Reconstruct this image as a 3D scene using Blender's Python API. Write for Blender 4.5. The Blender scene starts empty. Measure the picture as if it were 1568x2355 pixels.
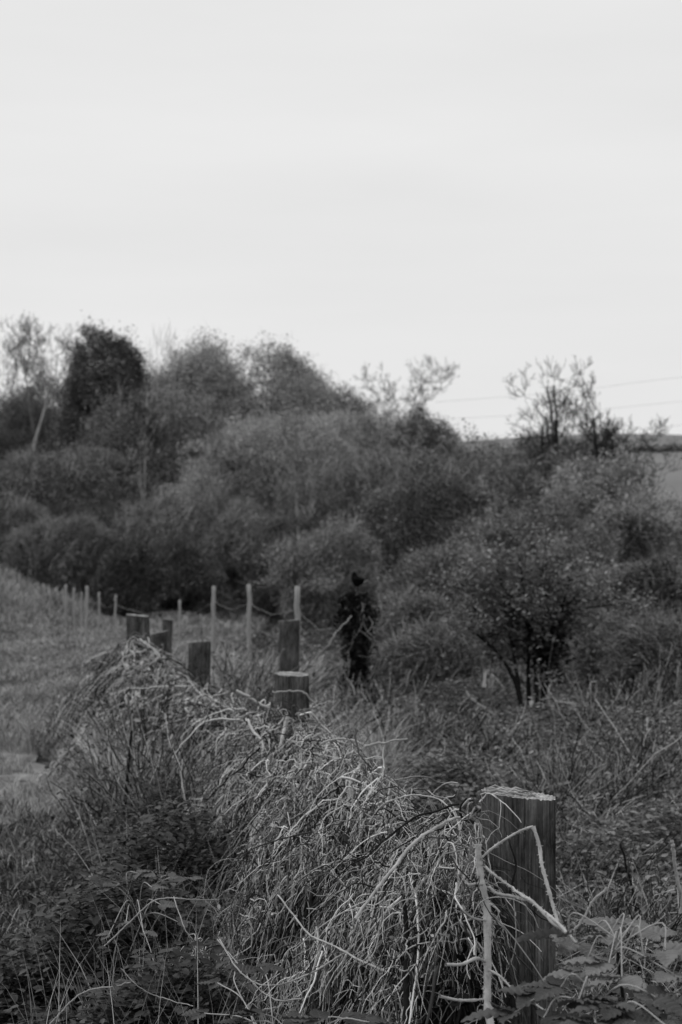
import bpy, math, numpy as np
from mathutils import Vector
rs = np.random.RandomState
SC = bpy.context.scene
COL = SC.collection
# ------------------------------------------------------------------ camera
EYE = 1.55; F = 3593.0; CX = 784.0; CY = 1177.5; HOR = 1250.0
TH = math.atan((HOR - CY) / F)
cd = bpy.data.cameras.new('camera'); cam = bpy.data.objects.new('camera', cd); COL.objects.link(cam)
cam.location = (0, 0, EYE); cam.rotation_euler = (math.pi/2 + TH, 0, 0)
cd.sensor_fit = 'HORIZONTAL'; cd.sensor_width = 24; cd.lens = 55; cd.clip_start = .05; cd.clip_end = 5000
cd.dof.use_dof = True; cd.dof.focus_distance = 3.75; cd.dof.aperture_fstop = 5.6; cd.dof.aperture_blades = 7
SC.camera = cam
# ------------------------------------------------------------------ sky and sun
W = bpy.data.worlds.new('World'); SC.world = W; W.use_nodes = True
nt = W.node_tree; N = nt.nodes; L = nt.links; N.clear()
out = N.new('ShaderNodeOutputWorld'); bg = N.new('ShaderNodeBackground'); sky = N.new('ShaderNodeTexSky')
sky.sky_type = 'NISHITA'; sky.sun_disc = False
sky.sun_elevation = math.radians(48); sky.sun_rotation = math.radians(-60)
sky.air_density = 1.0; sky.dust_density = 4.0
bw = N.new('ShaderNodeRGBToBW'); L.new(sky.outputs[0], bw.inputs[0])
tc = N.new('ShaderNodeTexCoord'); mp = N.new('ShaderNodeMapping'); mp.inputs['Scale'].default_value = (1.2, 1.2, 7)
cn = N.new('ShaderNodeTexNoise'); cn.inputs['Scale'].default_value = 1.6; cn.inputs['Detail'].default_value = 5
L.new(tc.outputs['Generated'], mp.inputs[0]); L.new(mp.outputs[0], cn.inputs['Vector'])
mr = N.new('ShaderNodeMapRange'); mr.inputs[1].default_value = .3; mr.inputs[2].default_value = .7
mr.inputs[3].default_value = 8.75; mr.inputs[4].default_value = 9.6
L.new(cn.outputs[0], mr.inputs[0])
mx = N.new('ShaderNodeMath'); mx.operation = 'MULTIPLY'; mx.inputs[1].default_value = .06
L.new(bw.outputs[0], mx.inputs[0])
ad = N.new('ShaderNodeMath'); ad.operation = 'ADD'; L.new(mx.outputs[0], ad.inputs[0]); L.new(mr.outputs[0], ad.inputs[1])
L.new(ad.outputs[0], bg.inputs[0]); bg.inputs[1].default_value = .085; L.new(bg.outputs[0], out.inputs[0])
sd = bpy.data.lights.new('sun', 'SUN'); sun = bpy.data.objects.new('sun', sd); COL.objects.link(sun)
sd.energy = 1.15; sd.angle = math.radians(12); sd.color = (1, 1, 1)
el, az = math.radians(48), math.radians(-60)      # from the left, a little ahead of the camera
dv = Vector((math.sin(az)*math.cos(el), math.cos(az)*math.cos(el), math.sin(el)))
sun.rotation_euler = dv.to_track_quat('Z', 'Y').to_euler()
SC.view_settings.view_transform = 'Standard'; SC.view_settings.look = 'None'
SC.view_settings.exposure = 0; SC.view_settings.gamma = 1

# ------------------------------------------------------------------ helpers
def P(px, py, d):
    """photo pixel (1568 px wide frame) at depth d metres -> world point"""
    u = (px-CX)/F; v = -(py-CY)/F
    yy = math.cos(TH) - v*math.sin(TH); zz = v*math.cos(TH) + math.sin(TH)
    return np.array([u*d/yy, d, EYE + zz*d/yy])
def sstep(a, b, x):
    t = np.clip((np.asarray(x, float)-a)/(b-a), 0, 1); return t*t*(3-2*t)
def ground_z(x, y):
    x = np.asarray(x, float); y = np.asarray(y, float)
    z = -.011*np.clip(y-8, 0, 60)
    z = z + 1.25*sstep(4.5, 9.5, -x)*sstep(20, 40, y)
    z = z + .35*sstep(.6, 3.0, x-.02*y)*sstep(5, 14, y)*(1-sstep(30, 60, y))*.5
    z = z + .035*np.sin(x*1.7+y*.6) + .03*np.sin(x*.9-y*1.3+1) + .02*np.sin(3.1*x+2.3*y)
    return z
class Acc:
    def __init__(s): s.v = []; s.q = []; s.t = []; s.n = 0
    def add(s, v, q=None, t=None):
        v = np.asarray(v, float).reshape(-1, 3)
        if q is not None and len(q): s.q.append(np.asarray(q, int).reshape(-1, 4)+s.n)
        if t is not None and len(t): s.t.append(np.asarray(t, int).reshape(-1, 3)+s.n)
        s.v.append(v); s.n += len(v); return s
    def build(s, name, mat, parent=None, smooth=True, mesh_only=False, origin=None):
        v = np.concatenate(s.v)
        if origin is not None: v = v - np.asarray(origin)
        q = np.concatenate(s.q) if s.q else np.zeros((0, 4), int)
        t = np.concatenate(s.t) if s.t else np.zeros((0, 3), int)
        me = bpy.data.meshes.new(name)
        me.vertices.add(len(v)); me.vertices.foreach_set('co', v.astype(np.float32).ravel())
        nl = len(q)*4+len(t)*3; me.loops.add(nl)
        me.loops.foreach_set('vertex_index', np.concatenate([q.ravel(), t.ravel()]).astype(np.int32))
        me.polygons.add(len(q)+len(t))
        st = np.concatenate([np.arange(len(q))*4, len(q)*4+np.arange(len(t))*3]).astype(np.int32)
        me.polygons.foreach_set('loop_start', st)
        me.polygons.foreach_set('use_smooth', np.full(len(st), smooth))
        me.update(calc_edges=True); me.materials.append(mat)
        if mesh_only: return me
        o = bpy.data.objects.new(name, me); COL.objects.link(o)
        if parent is not None: o.parent = parent
        elif origin is not None: o.location = origin
        return o
def tubes(acc, pts, rad, sides=3):
    pts = np.asarray(pts, float)
    if pts.ndim == 2: pts = pts[None]
    n, k, _ = pts.shape
    rad = np.broadcast_to(np.asarray(rad, float), (n, k))
    tg = np.gradient(pts, axis=1); tg /= np.linalg.norm(tg, axis=2, keepdims=True)+1e-9
    ref = np.where(np.abs(tg[:, :1, 2:3]) > .8, np.array([1., .3, 0]), np.array([0, .2, 1.]))
    ref = np.broadcast_to(ref, tg.shape)
    a = np.cross(tg, ref); a /= np.linalg.norm(a, axis=2, keepdims=True)+1e-9
    b = np.cross(tg, a)
    th = np.arange(sides)*2*np.pi/sides
    ring = a[:, :, None]*np.cos(th)[:, None] + b[:, :, None]*np.sin(th)[:, None]
    v = pts[:, :, None] + ring*rad[:, :, None, None]
    base = (np.arange(n)*k*sides)[:, None, None]
    i = (np.arange(k-1)*sides)[None, :, None]; j = np.arange(sides)[None, None]; j2 = (j+1) % sides
    q = np.stack([base+i+j, base+i+j2, base+i+sides+j2, base+i+sides+j], -1)
    acc.add(v, q); return acc
def ribbons(acc, pts, wid, side):
    n, k, _ = pts.shape
    s = side[:, None]*np.broadcast_to(wid, (n, k))[:, :, None]*.5
    v = np.stack([pts-s, pts+s], 2)
    b = (np.arange(n)*k*2)[:, None]; i = (np.arange(k-1)*2)[None]
    q = np.stack([b+i, b+i+1, b+i+3, b+i+2], -1)
    acc.add(v, q); return acc
def rand_rot(n, r, flat=0.):
    """random rotation matrices; flat in 0..1 pulls the leaf normal up"""
    nrm = r.normal(size=(n, 3)); nrm /= np.linalg.norm(nrm, axis=1, keepdims=True)
    nrm[:, 2] = np.abs(nrm[:, 2])+flat*2; nrm /= np.linalg.norm(nrm, axis=1, keepdims=True)
    d = r.normal(size=(n, 3)); x = np.cross(d, nrm); x /= np.linalg.norm(x, axis=1, keepdims=True)+1e-9
    y = np.cross(nrm, x)
    return np.stack([x, y, nrm], 2)
LV = np.array([[0, 0, 0], [.3, .28, .06], [.3, -.28, .06], [.36, 0, -.02], [.68, .24, .04], [.68, -.24, .04], [.7, 0, -.03], [1, 0, -.1]])
LQ = np.array([[1, 0, 3, 3], [1, 3, 6, 4], [3, 2, 5, 6]])
LT = np.array([[0, 3, 1], [0, 2, 3], [4, 6, 7], [6, 5, 7]])
def leaves(acc, cen, size, r, flat=0., lod=1):
    n = len(cen)
    if n == 0: return acc
    R = rand_rot(n, r, flat); size = np.broadcast_to(size, (n,))
    if lod:
        V, Q, T = LV, LQ[1:], LT
    else:
        V = np.array([[0, 0, 0], [.5, .35, .05], [1, 0, -.05], [.5, -.35, .05]]); Q = np.array([[0, 3, 2, 1]]); T = np.zeros((0, 3), int)
    V = V - np.array([.5, 0, 0])
    v = np.einsum('nij,mj->nmi', R, V)*size[:, None, None] + cen[:, None]
    b = (np.arange(n)*len(V))[:, None, None]
    acc.add(v, (b+Q[None]).reshape(-1, 4), (b+T[None]).reshape(-1, 3) if len(T) else None); return acc
def smooth_poly(pts, k=40):
    """Catmull-Rom through control points"""
    p = np.asarray(pts, float); p = np.vstack([2*p[0]-p[1], p, 2*p[-1]-p[-2]]); m = len(p)-3
    t = np.linspace(0, m-1e-6, k); i = t.astype(int); u = (t-i)[:, None]
    a, b, c, d = p[i], p[i+1], p[i+2], p[i+3]
    return .5*((2*b)+(-a+c)*u+(2*a-5*b+4*c-d)*u*u+(-a+3*b-3*c+d)*u**3)
def thing(name, label, cat, loc=(0, 0, 0), group=None):
    o = bpy.data.objects.new(name, None); COL.objects.link(o); o.location = loc; o.empty_display_size = .1
    return tag(o, label, cat, group)
def tag(o, label, cat, group=None, kind=None):
    if label: o['label'] = label
    if cat: o['category'] = cat
    if group: o['group'] = group
    if kind: o['kind'] = kind
    return o
def struct(o): o['kind'] = 'structure'; return o

# ------------------------------------------------------------------ materials (the photograph is black and white: all greys)
def mat(name, lo, hi, rough=.8, noise=None, trans=0., bump=None, spec=.02, island=True, stretch=None, pw=None):
    m = bpy.data.materials.new(name); m.use_nodes = True
    nt = m.node_tree; N = nt.nodes; L = nt.links; p = N['Principled BSDF']
    p.inputs['Roughness'].default_value = rough; p.inputs['Specular IOR Level'].default_value = spec
    val = None
    if island:
        g = N.new('ShaderNodeNewGeometry'); val = g.outputs['Random Per Island']
    if noise:
        tc = N.new('ShaderNodeTexCoord'); nz = N.new('ShaderNodeTexNoise')
        nz.inputs['Scale'].default_value = noise; nz.inputs['Detail'].default_value = 6; nz.inputs['Roughness'].default_value = .65
        if stretch:
            mp = N.new('ShaderNodeMapping'); mp.inputs['Scale'].default_value = stretch
            L.new(tc.outputs['Object'], mp.inputs[0]); L.new(mp.outputs[0], nz.inputs['Vector'])
        else: L.new(tc.outputs['Object'], nz.inputs['Vector'])
        r = N.new('ShaderNodeMapRange'); r.inputs[1].default_value = .3; r.inputs[2].default_value = .7
        L.new(nz.outputs[0], r.inputs[0])
        if val is not None:
            a = N.new('ShaderNodeMath'); a.operation = 'ADD'; L.new(val, a.inputs[0]); L.new(r.outputs[0], a.inputs[1])
            h = N.new('ShaderNodeMath'); h.operation = 'MULTIPLY'; h.inputs[1].default_value = .5
            L.new(a.outputs[0], h.inputs[0]); val = h.outputs[0]
        else: val = r.outputs[0]
        if bump:
            bp = N.new('ShaderNodeBump'); bp.inputs['Strength'].default_value = bump; bp.inputs['Distance'].default_value = .01
            L.new(nz.outputs[0], bp.inputs['Height']); L.new(bp.outputs[0], p.inputs['Normal'])
    if pw and val is not None:
        e = N.new('ShaderNodeMath'); e.operation = 'POWER'; e.inputs[1].default_value = pw; L.new(val, e.inputs[0]); val = e.outputs[0]
    cr = N.new('ShaderNodeMapRange'); cr.inputs[3].default_value = lo; cr.inputs[4].default_value = hi
    if val is not None: L.new(val, cr.inputs[0])
    else: cr.inputs[0].default_value = .5
    L.new(cr.outputs[0], p.inputs['Base Color'])
    if trans:
        t = N.new('ShaderNodeBsdfTranslucent'); L.new(cr.outputs[0], t.inputs[0])
        mxs = N.new('ShaderNodeMixShader'); mxs.inputs[0].default_value = trans
        L.new(p.outputs[0], mxs.inputs[1]); L.new(t.outputs[0], mxs.inputs[2]); L.new(mxs.outputs[0], N['Material Output'].inputs[0])
    return m
M = {}
M['soil'] = mat('soil', .035, .085, .95, 3.0, bump=.6, island=False)
M['path'] = mat('path_earth', .05, .32, .95, 5., bump=.5, island=False)
M['hill'] = mat('hill_grass', .17, .23, .95, .02, island=False)
M['grass'] = mat('grass_blades', .10, .66, .7, .9, trans=.2, pw=1.4)
M['grass_rough'] = mat('rough_grass', .015, .34, .75, 1.1, trans=.15, pw=2.3)
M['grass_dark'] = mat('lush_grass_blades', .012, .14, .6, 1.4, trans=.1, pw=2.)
M['straw'] = mat('dry_straw', .15, .62, .7, trans=.1, pw=1.5)
M['vine'] = mat('dead_vine', .02, .98, .7, pw=2.3)
M['weed'] = mat('dead_weed_stalk', .02, .62, .7, pw=2.4)
M['vine_dark'] = mat('dead_vine_dark', .01, .07, .8)  # inside the tangle this dark tone stands in for shade
M['litter'] = mat('shade_litter', .006, .03, .9)  # near-black colour paints the deep shade inside the tangle
M['cane_pale'] = mat('pale_cane', .30, .62, .6, 30., island=False, bump=.4)
M['cane_mid'] = mat('mid_cane', .22, .50, .7, 30., bump=.4)
M['cane_dark'] = mat('dark_cane', .012, .03, .7, 20., island=False)
M['bark'] = mat('bark', .04, .11, .9, 6., bump=.6, island=False)
M['bark_pale'] = mat('bark_pale', .2, .34, .9, 3., island=False)
M['twig'] = mat('twigs', .07, .60, .85, pw=1.6)
M['twig_mid'] = mat('twigs_mid', .09, .22, .85)
M['twig_sky'] = mat('twigs_skyline', .02, .10, .85)
M['twig_dark'] = mat('twigs_dark', .03, .26, .85, pw=1.8)
M['leaf_fuzz'] = mat('bud_haze', .09, .76, .8, .35, trans=.3, pw=1.1)
M['leaf_mid'] = mat('leaf_mid', .04, .50, .7, .5, trans=.2, pw=1.5)
M['leaf_ever'] = mat('evergreen_leaf', .05, .42, .6, .5, trans=.15, pw=1.5)
M['leaf_dark'] = mat('leaf_dark', .035, .34, .6, .6, trans=.15, pw=1.6)
M['leaf_pale'] = mat('leaf_pale', .02, .60, .6, .9, trans=.2, pw=2.2)
M['ivy'] = mat('ivy_leaf', .005, .055, .45, spec=.15, pw=2.2)
M['bramble'] = mat('bramble_leaf', .09, .22, .5, 25., trans=.12, spec=.2)
M['bramble_mid'] = mat('bramble_leaf_mid', .05, .15, .5, 25., trans=.1, spec=.2)
M['bramble_dark'] = mat('bramble_leaf_dark', .012, .13, .5, 3., trans=.1, spec=.12, pw=1.5)
M['stake'] = mat('weathered_stake', .26, .40, .85, 8., stretch=(4, 4, .5), island=False)
M['wire'] = mat('fence_wire', .24, .34, .5, island=False)
M['cable'] = mat('power_cable', .12, .16, .5, island=False)
M['bird'] = mat('bird_plumage', .003, .008, .6, island=False)
M['beak'] = mat('bird_beak', .04, .06, .4, island=False)
M['scrap'] = mat('pale_scrap', .5, .65, .6, island=False)

def wood_side():
    m = bpy.data.materials.new('post_side'); m.use_nodes = True
    nt = m.node_tree; N = nt.nodes; L = nt.links; p = N['Principled BSDF']; p.inputs['Roughness'].default_value = .85
    p.inputs['Specular IOR Level'].default_value = .03
    tc = N.new('ShaderNodeTexCoord')
    def nz(scale, st, det=6):
        mp = N.new('ShaderNodeMapping'); mp.inputs['Scale'].default_value = st; L.new(tc.outputs['Object'], mp.inputs[0])
        n = N.new('ShaderNodeTexNoise'); n.inputs['Scale'].default_value = scale; n.inputs['Detail'].default_value = det
        n.inputs['Roughness'].default_value = .7
        L.new(mp.outputs[0], n.inputs['Vector']); return n.outputs[0]
    grain = nz(1, (210, 210, 6)); blot = nz(1, (12, 12, 5)); speck = nz(1, (170, 170, 45), 4)
    a = N.new('ShaderNodeMapRange'); a.inputs[1].default_value = .35; a.inputs[2].default_value = .7; a.inputs[3].default_value = .018; a.inputs[4].default_value = .10
    L.new(grain, a.inputs[0])
    b = N.new('ShaderNodeMapRange'); b.inputs[1].default_value = .35; b.inputs[2].default_value = .68; b.inputs[3].default_value = .25; b.inputs[4].default_value = 2.8
    L.new(blot, b.inputs[0])
    c = N.new('ShaderNodeMapRange'); c.inputs[1].default_value = .60; c.inputs[2].default_value = .72; c.inputs[3].default_value = 0; c.inputs[4].default_value = .13
    L.new(speck, c.inputs[0])
    mu = N.new('ShaderNodeMath'); mu.operation = 'MULTIPLY'; L.new(a.outputs[0], mu.inputs[0]); L.new(b.outputs[0], mu.inputs[1])
    ad = N.new('ShaderNodeMath'); ad.operation = 'ADD'; L.new(mu.outputs[0], ad.inputs[0]); L.new(c.outputs[0], ad.inputs[1])
    L.new(ad.outputs[0], p.inputs['Base Color'])
    bp = N.new('ShaderNodeBump'); bp.inputs['Strength'].default_value = .8; bp.inputs['Distance'].default_value = .004
    L.new(grain, bp.inputs['Height']); L.new(bp.outputs[0], p.inputs['Normal'])
    return m
M['post'] = wood_side()  # dark weathered grain with pale specks
M['endgrain'] = mat('post_end_grain', .05, .62, .85, 42., bump=.5, island=False, stretch=(.5, 1.6, 1))

# ------------------------------------------------------------------ ground, path, hill
def grid_mesh(xs, ys, fz):
    X, Y = np.meshgrid(xs, ys); Z = fz(X, Y)
    v = np.stack([X, Y, Z], -1).reshape(-1, 3); nx, ny = len(xs), len(ys)
    i = np.arange(ny-1)[:, None]*nx + np.arange(nx-1)[None]
    return Acc().add(v, np.stack([i, i+1, i+nx+1, i+nx], -1).reshape(-1, 4))
def spaced(a, b, n, pw):
    t = np.linspace(-1, 1, n); return np.sign(t)*np.abs(t)**pw*b if a < 0 else a+(b-a)*np.linspace(0, 1, n)**pw
xs = spaced(-1, 2500, 181, 3.2); ys = np.concatenate([np.linspace(-60, -2, 12), spaced(-1.5, 3000, 220, 2.8)])
def gz(X, Y):
    near = ground_z(np.clip(X, -60, 60), np.clip(Y, -5, 90))
    return near - .3*sstep(100, 200, np.hypot(X, Y))
struct(grid_mesh(xs, ys, gz).build('ground', M['soil']))
def path_x(y): return -2.13 - .05*(y-8.3)**2*np.where(y < 8.3, 1.4, 1)*np.where(y > 22, 0, 1) - np.where(y > 22, 9.4+.3*(y-22), 0)
ya = np.linspace(3, 34, 120)
def path_mesh():
    u = np.linspace(-1, 1, 13); Y, U = np.meshgrid(ya, u, indexing='ij')
    r = rs(3); wj = .52+.08*np.sin(Y*2.1)+.05*r.normal(size=(len(ya), 1))
    X = path_x(Y)+U*wj
    Z = ground_z(X, Y)+.016-.012*U*U*0 - .02*np.abs(U)**6
    v = np.stack([X, Y, Z], -1).reshape(-1, 3); nx = len(u)
    i = np.arange(len(ya)-1)[:, None]*nx+np.arange(nx-1)[None]
    return Acc().add(v, np.stack([i, i+1, i+nx+1, i+nx], -1).reshape(-1, 4))
struct(path_mesh().build('path', M['path']))
def hill_z(X, Y):
    z = np.interp(Y, [95, 110, 150, 300, 450, 620, 1200], [-1.5, .6, 4.6, 15.2, 27.2, 24, 5])
    return z*(.55+.45*sstep(-120, 60, X)) + .5*np.sin(X*.02)+.35*np.sin(X*.09+1)*sstep(250, 450, Y)+.012*Y*np.sin(X*.011+.6)*sstep(120, 300, Y)
struct(grid_mesh(np.linspace(-600, 900, 90), np.linspace(95, 1200, 70), hill_z).build('hill', M['hill']))

# ------------------------------------------------------------------ trees and shrubs
def branch_set(r, base, height, spread, levels=4, nmain=5, trunk_r=.12, up=.55, wig=.12, sub=(5, 4, 4), lenf=.5, start=.25, lean=0):
    """returns list per level of (pts[n,k,3], rad[n,k])"""
    K = 9; out = []
    t = np.linspace(0, 1, K)
    ps = []; rr = []
    for i in range(nmain):
        a = r.uniform(0, 2*np.pi); e = r.uniform(.15, 1)*spread*.5
        tip = base+np.array([math.cos(a)*e+lean*height, math.sin(a)*e, height*r.uniform(.72, 1.)])
        root = base+np.array([r.normal()*.06*spread*.3, r.normal()*.06*spread*.3, 0])*(nmain > 1)
        line = root+(tip-root)*t[:, None]; bow = np.sin(t*np.pi)[:, None]*np.array([-math.cos(a), -math.sin(a), 0])*e*.18
        line = line+bow+np.cumsum(r.normal(size=(K, 3))*wig*height/K*.35, 0)*t[:, None]
        ps.append(line); rr.append(trunk_r*(1-.86*t)*r.uniform(.7, 1))
    out.append((np.array(ps), np.array(rr)))
    Lb = height*lenf
    for l in range(levels-1):
        pp, pr = out[-1]; n = len(pp); c = sub[min(l, len(sub)-1)]
        tt = r.uniform(start if l == 0 else .15, 1, (n, c)); idx = tt*(K-1); i0 = np.minimum(idx.astype(int), K-2); f = (idx-i0)[..., None]
        ar = np.arange(n)[:, None]
        st = pp[ar, i0]*(1-f)+pp[ar, i0+1]*f; tg = pp[ar, i0+1]-pp[ar, i0]; tg /= np.linalg.norm(tg, axis=-1, keepdims=True)+1e-9
        rad0 = pr[ar, i0]*.6
        d = r.normal(size=st.shape); d /= np.linalg.norm(d, axis=-1, keepdims=True)
        dr = tg*.55+d*(.95 if l == 0 else .8)+np.array([0, 0, up]); dr /= np.linalg.norm(dr, axis=-1, keepdims=True)
        ln = Lb*r.uniform(.5, 1.1, (n, c, 1))*(1-.45*tt[..., None])
        st = st.reshape(-1, 3); dr = dr.reshape(-1, 3); ln = ln.reshape(-1, 1)
        pts = st[:, None]+dr[:, None]*ln[:, None]*t[None, :, None]
        cur = np.array([0, 0, .25])*ln[:, None]*(t**2)[None, :, None]
        w = np.cumsum(r.normal(size=(len(st), K, 3)), 1)*ln[:, None]*wig*.22*(t > 0)[None, :, None]
        out.append((pts+cur+w, rad0.reshape(-1, 1)*(1-.85*t)[None]))
        Lb *= .52
    return out
def noise3(r, waves, n=7):
    ks = []
    for w in waves:
        k = r.normal(size=(n, 3)); k /= np.linalg.norm(k, axis=1, keepdims=True); ks.append((k*2*np.pi/w*r.uniform(.7, 1.4, (n, 1)), r.uniform(0, 6.28, n)))
    def f(p):
        o = 0
        for q, (k, ph) in enumerate(ks): o = o+np.sin(p@k.T+ph).sum(1)/math.sqrt(n)*.7**q
        return o
    return f
def crown_points(r, n, wx, wy, H, low, nz, out_nz, thr, shell, la=.11):
    '''points in a lumpy dome, kept where the clump noise is high: irregular masses with gaps between them'''
    res = []; tot = 0
    while tot < n:
        m = n*5; d = r.normal(size=(m, 3)); d[:, 2] = np.abs(d[:, 2])*1.0; d /= np.linalg.norm(d, axis=1, keepdims=True)
        q = r.uniform(size=m)**(1/3*(1-shell)+.01); q = q*(1+.05*np.abs(r.normal(size=m))*(r.uniform(size=m) < .4)); sgn = r.uniform(size=m) < .38
        z = np.where(sgn, r.uniform(low, .5, m), .45+d[:, 2]*.55)
        hor = np.hypot(d[:, 0], d[:, 1])+1e-6
        hs = hor**.6; u = np.where(sgn, d[:, 0]/hor*(.78+.48*z), d[:, 0]/hor*hs); v = np.where(sgn, d[:, 1]/hor*(.78+.48*z), d[:, 1]/hor*hs)
        lump = 1.03+la*out_nz(np.stack([u*wx, v*wy, z*H], 1))
        p = np.stack([u*wx*q*lump, v*wy*q*lump, np.where(sgn, z, .45+(z-.45)*q*lump)*H], 1)
        k = nz(p)+r.normal(size=m)*.25 > thr; p = p[k]; res.append(p); tot += len(p)
    p = np.concatenate(res)[:n]; p[:, 2] *= H/max(np.percentile(p[:, 2], 99.3), .1); p[:, 0] *= wx/np.percentile(np.abs(p[:, 0]), 99); d = p-np.array([0, 0, H*.35]); d /= np.linalg.norm(d, axis=1, keepdims=True)+1e-9
    p[:, 2] = np.maximum(p[:, 2], .04); return p, d
def leafy_tree(name, label, cat, px, top, base, hw, d, seed, leafm, twigm='twig', barkm='bark', nleaf=9000, lsz=.13, ntwig=2500, twl=.6,
               group=None, nlobe=9, lowcrown=.12, depth=.8, spiky=0., ttr=.008, flatbase=False, trunk=True, lod=0, shell=.55, twup=.6, upl=.3, thr=-.15, slant=0., lumpa=.11):
    """a tree or shrub with its outline given in the photograph: centre px, top py, half width hw px, standing d metres away"""
    r = rs(seed)
    b = P(px, base, d); gzv = float(ground_z(b[0], d)); H = P(px, top, d)[2]-gzv; wx = hw/F*d; wy = wx*depth
    org = np.array([b[0], d, gzv]); root = thing(name, label, cat, org, group)
    sc = d/55
    cw = .35+wx*.25; nz = noise3(r, (cw*2.2, cw, cw*.42)); onz = noise3(r, (wx*.9+.3, wx*.4+.2, wx*.15+.1))
    if trunk:
        bs = branch_set(r, np.zeros(3), H*.68, wx*1.1, 3, max(1, int(r.uniform(1, 5))), trunk_r=.018*H, wig=.15)
        A = Acc(); tubes(A, *bs[0], 6); A.build('trunk', M[barkm], root)
        A = Acc()
        for p_, r_ in bs[1:]: tubes(A, p_, np.maximum(r_, .006), 4)
    else: A = Acc()
    p, dr = crown_points(r, ntwig, wx, wy, H, lowcrown, nz, onz, thr-.25, shell, lumpa)
    t = np.linspace(0, 1, 4)
    vz = [noise3(r, (wx*.6+.2,)) for _ in range(3)]; vd = np.stack([f(p) for f in vz], 1)*.45+np.array([slant, 0, twup+spiky])
    twl = twl*.68; ttr = ttr*.72
    dd = dr*.2+r.normal(size=dr.shape)*.60+vd; dd /= np.linalg.norm(dd, axis=1, keepdims=True)
    ln = twl*r.uniform(.4, 1.2, (ntwig, 1, 1))
    tw = p[:, None]+dd[:, None]*ln*(t-.4)[None, :, None]+np.cumsum(r.normal(size=(ntwig, 4, 3)), 1)*twl*.06
    tubes(A, tw, ttr*np.array([1, .8, .6, .3])[None]*r.uniform(.6, 1.3, (ntwig, 1)), 3)
    A.build('branches', M[twigm], root)
    if nleaf:
        p, dr = crown_points(r, nleaf, wx, wy, H, lowcrown, nz, onz, thr, shell, lumpa)
        cc = p[r.randint(0, nleaf, max(30, nleaf//14))]
        k = r.randint(0, len(cc), nleaf); cl = cc[k]+r.normal(size=(nleaf, 3))*lsz*np.array([1.5, 1.5, 1.0]); mix = r.uniform(size=nleaf) < .7
        p[mix] = cl[mix]; p[:, 2] = np.maximum(p[:, 2], .03)
        A = Acc(); leaves(A, p, lsz*r.uniform(.5, 1.3, nleaf), r, upl, lod); A.build('crown', M[leafm], root, smooth=False)
    return root
def bare_tree(name, label, px, top, base, hw, d, seed, barkm='bark', twigm='twig_dark', nmain=3, levels=5, sub=(8, 6, 5, 4), up=.7, tr=.014, start=.4, lenf=.3, group=None, lean=0, wig=.2, minr=.006, pale_trunk=False):
    r = rs(seed); b = P(px, base, d); g = float(ground_z(b[0], d)); H = P(px, top, d)[2]-g; wx = hw/F*d
    root = thing(name, label, 'tree', (b[0], d, g), group)
    bs = branch_set(r, np.zeros(3), H, wx*1.7, levels, nmain, tr*H, up, wig, sub, lenf, start, lean)
    allp = np.concatenate([q[0].reshape(-1, 3) for q in bs]); fz = H/np.percentile(allp[:, 2], 99.3); fx = wx/np.percentile(np.abs(allp[:, 0]-np.median(allp[:, 0])), 96)
    bs = [(q[0]*np.array([fx, fx, fz]), q[1]) for q in bs]
    A = Acc(); tubes(A, bs[0][0], np.maximum(bs[0][1], .02), 7)
    if pale_trunk: tubes(A, smooth_poly([[.1, -2.2, 0], [.05, -2.2, H*.25], [-.05, -2.1, H*.45], [.1, -1, H*.62], [.2, 0, H*.75]], 20), np.linspace(.09, .04, 20), 8)
    A.build('trunk', M[barkm], root)
    A = Acc()
    for p_, r_ in bs[1:]: tubes(A, p_, np.maximum(r_, minr), 4 if len(p_) < 400 else 3)
    A.build('branches', M[twigm], root)
    return root
bare_tree('bare_tree', 'tall slender leafless tree and feathery crown at far left', 105, 740, 1210, 100, 58, 13, 'bark_pale', 'twig_mid', 5, 6, (9, 5, 4, 3, 2), .30, .0035, .30, .32, minr=.005, pale_trunk=True)
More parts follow.
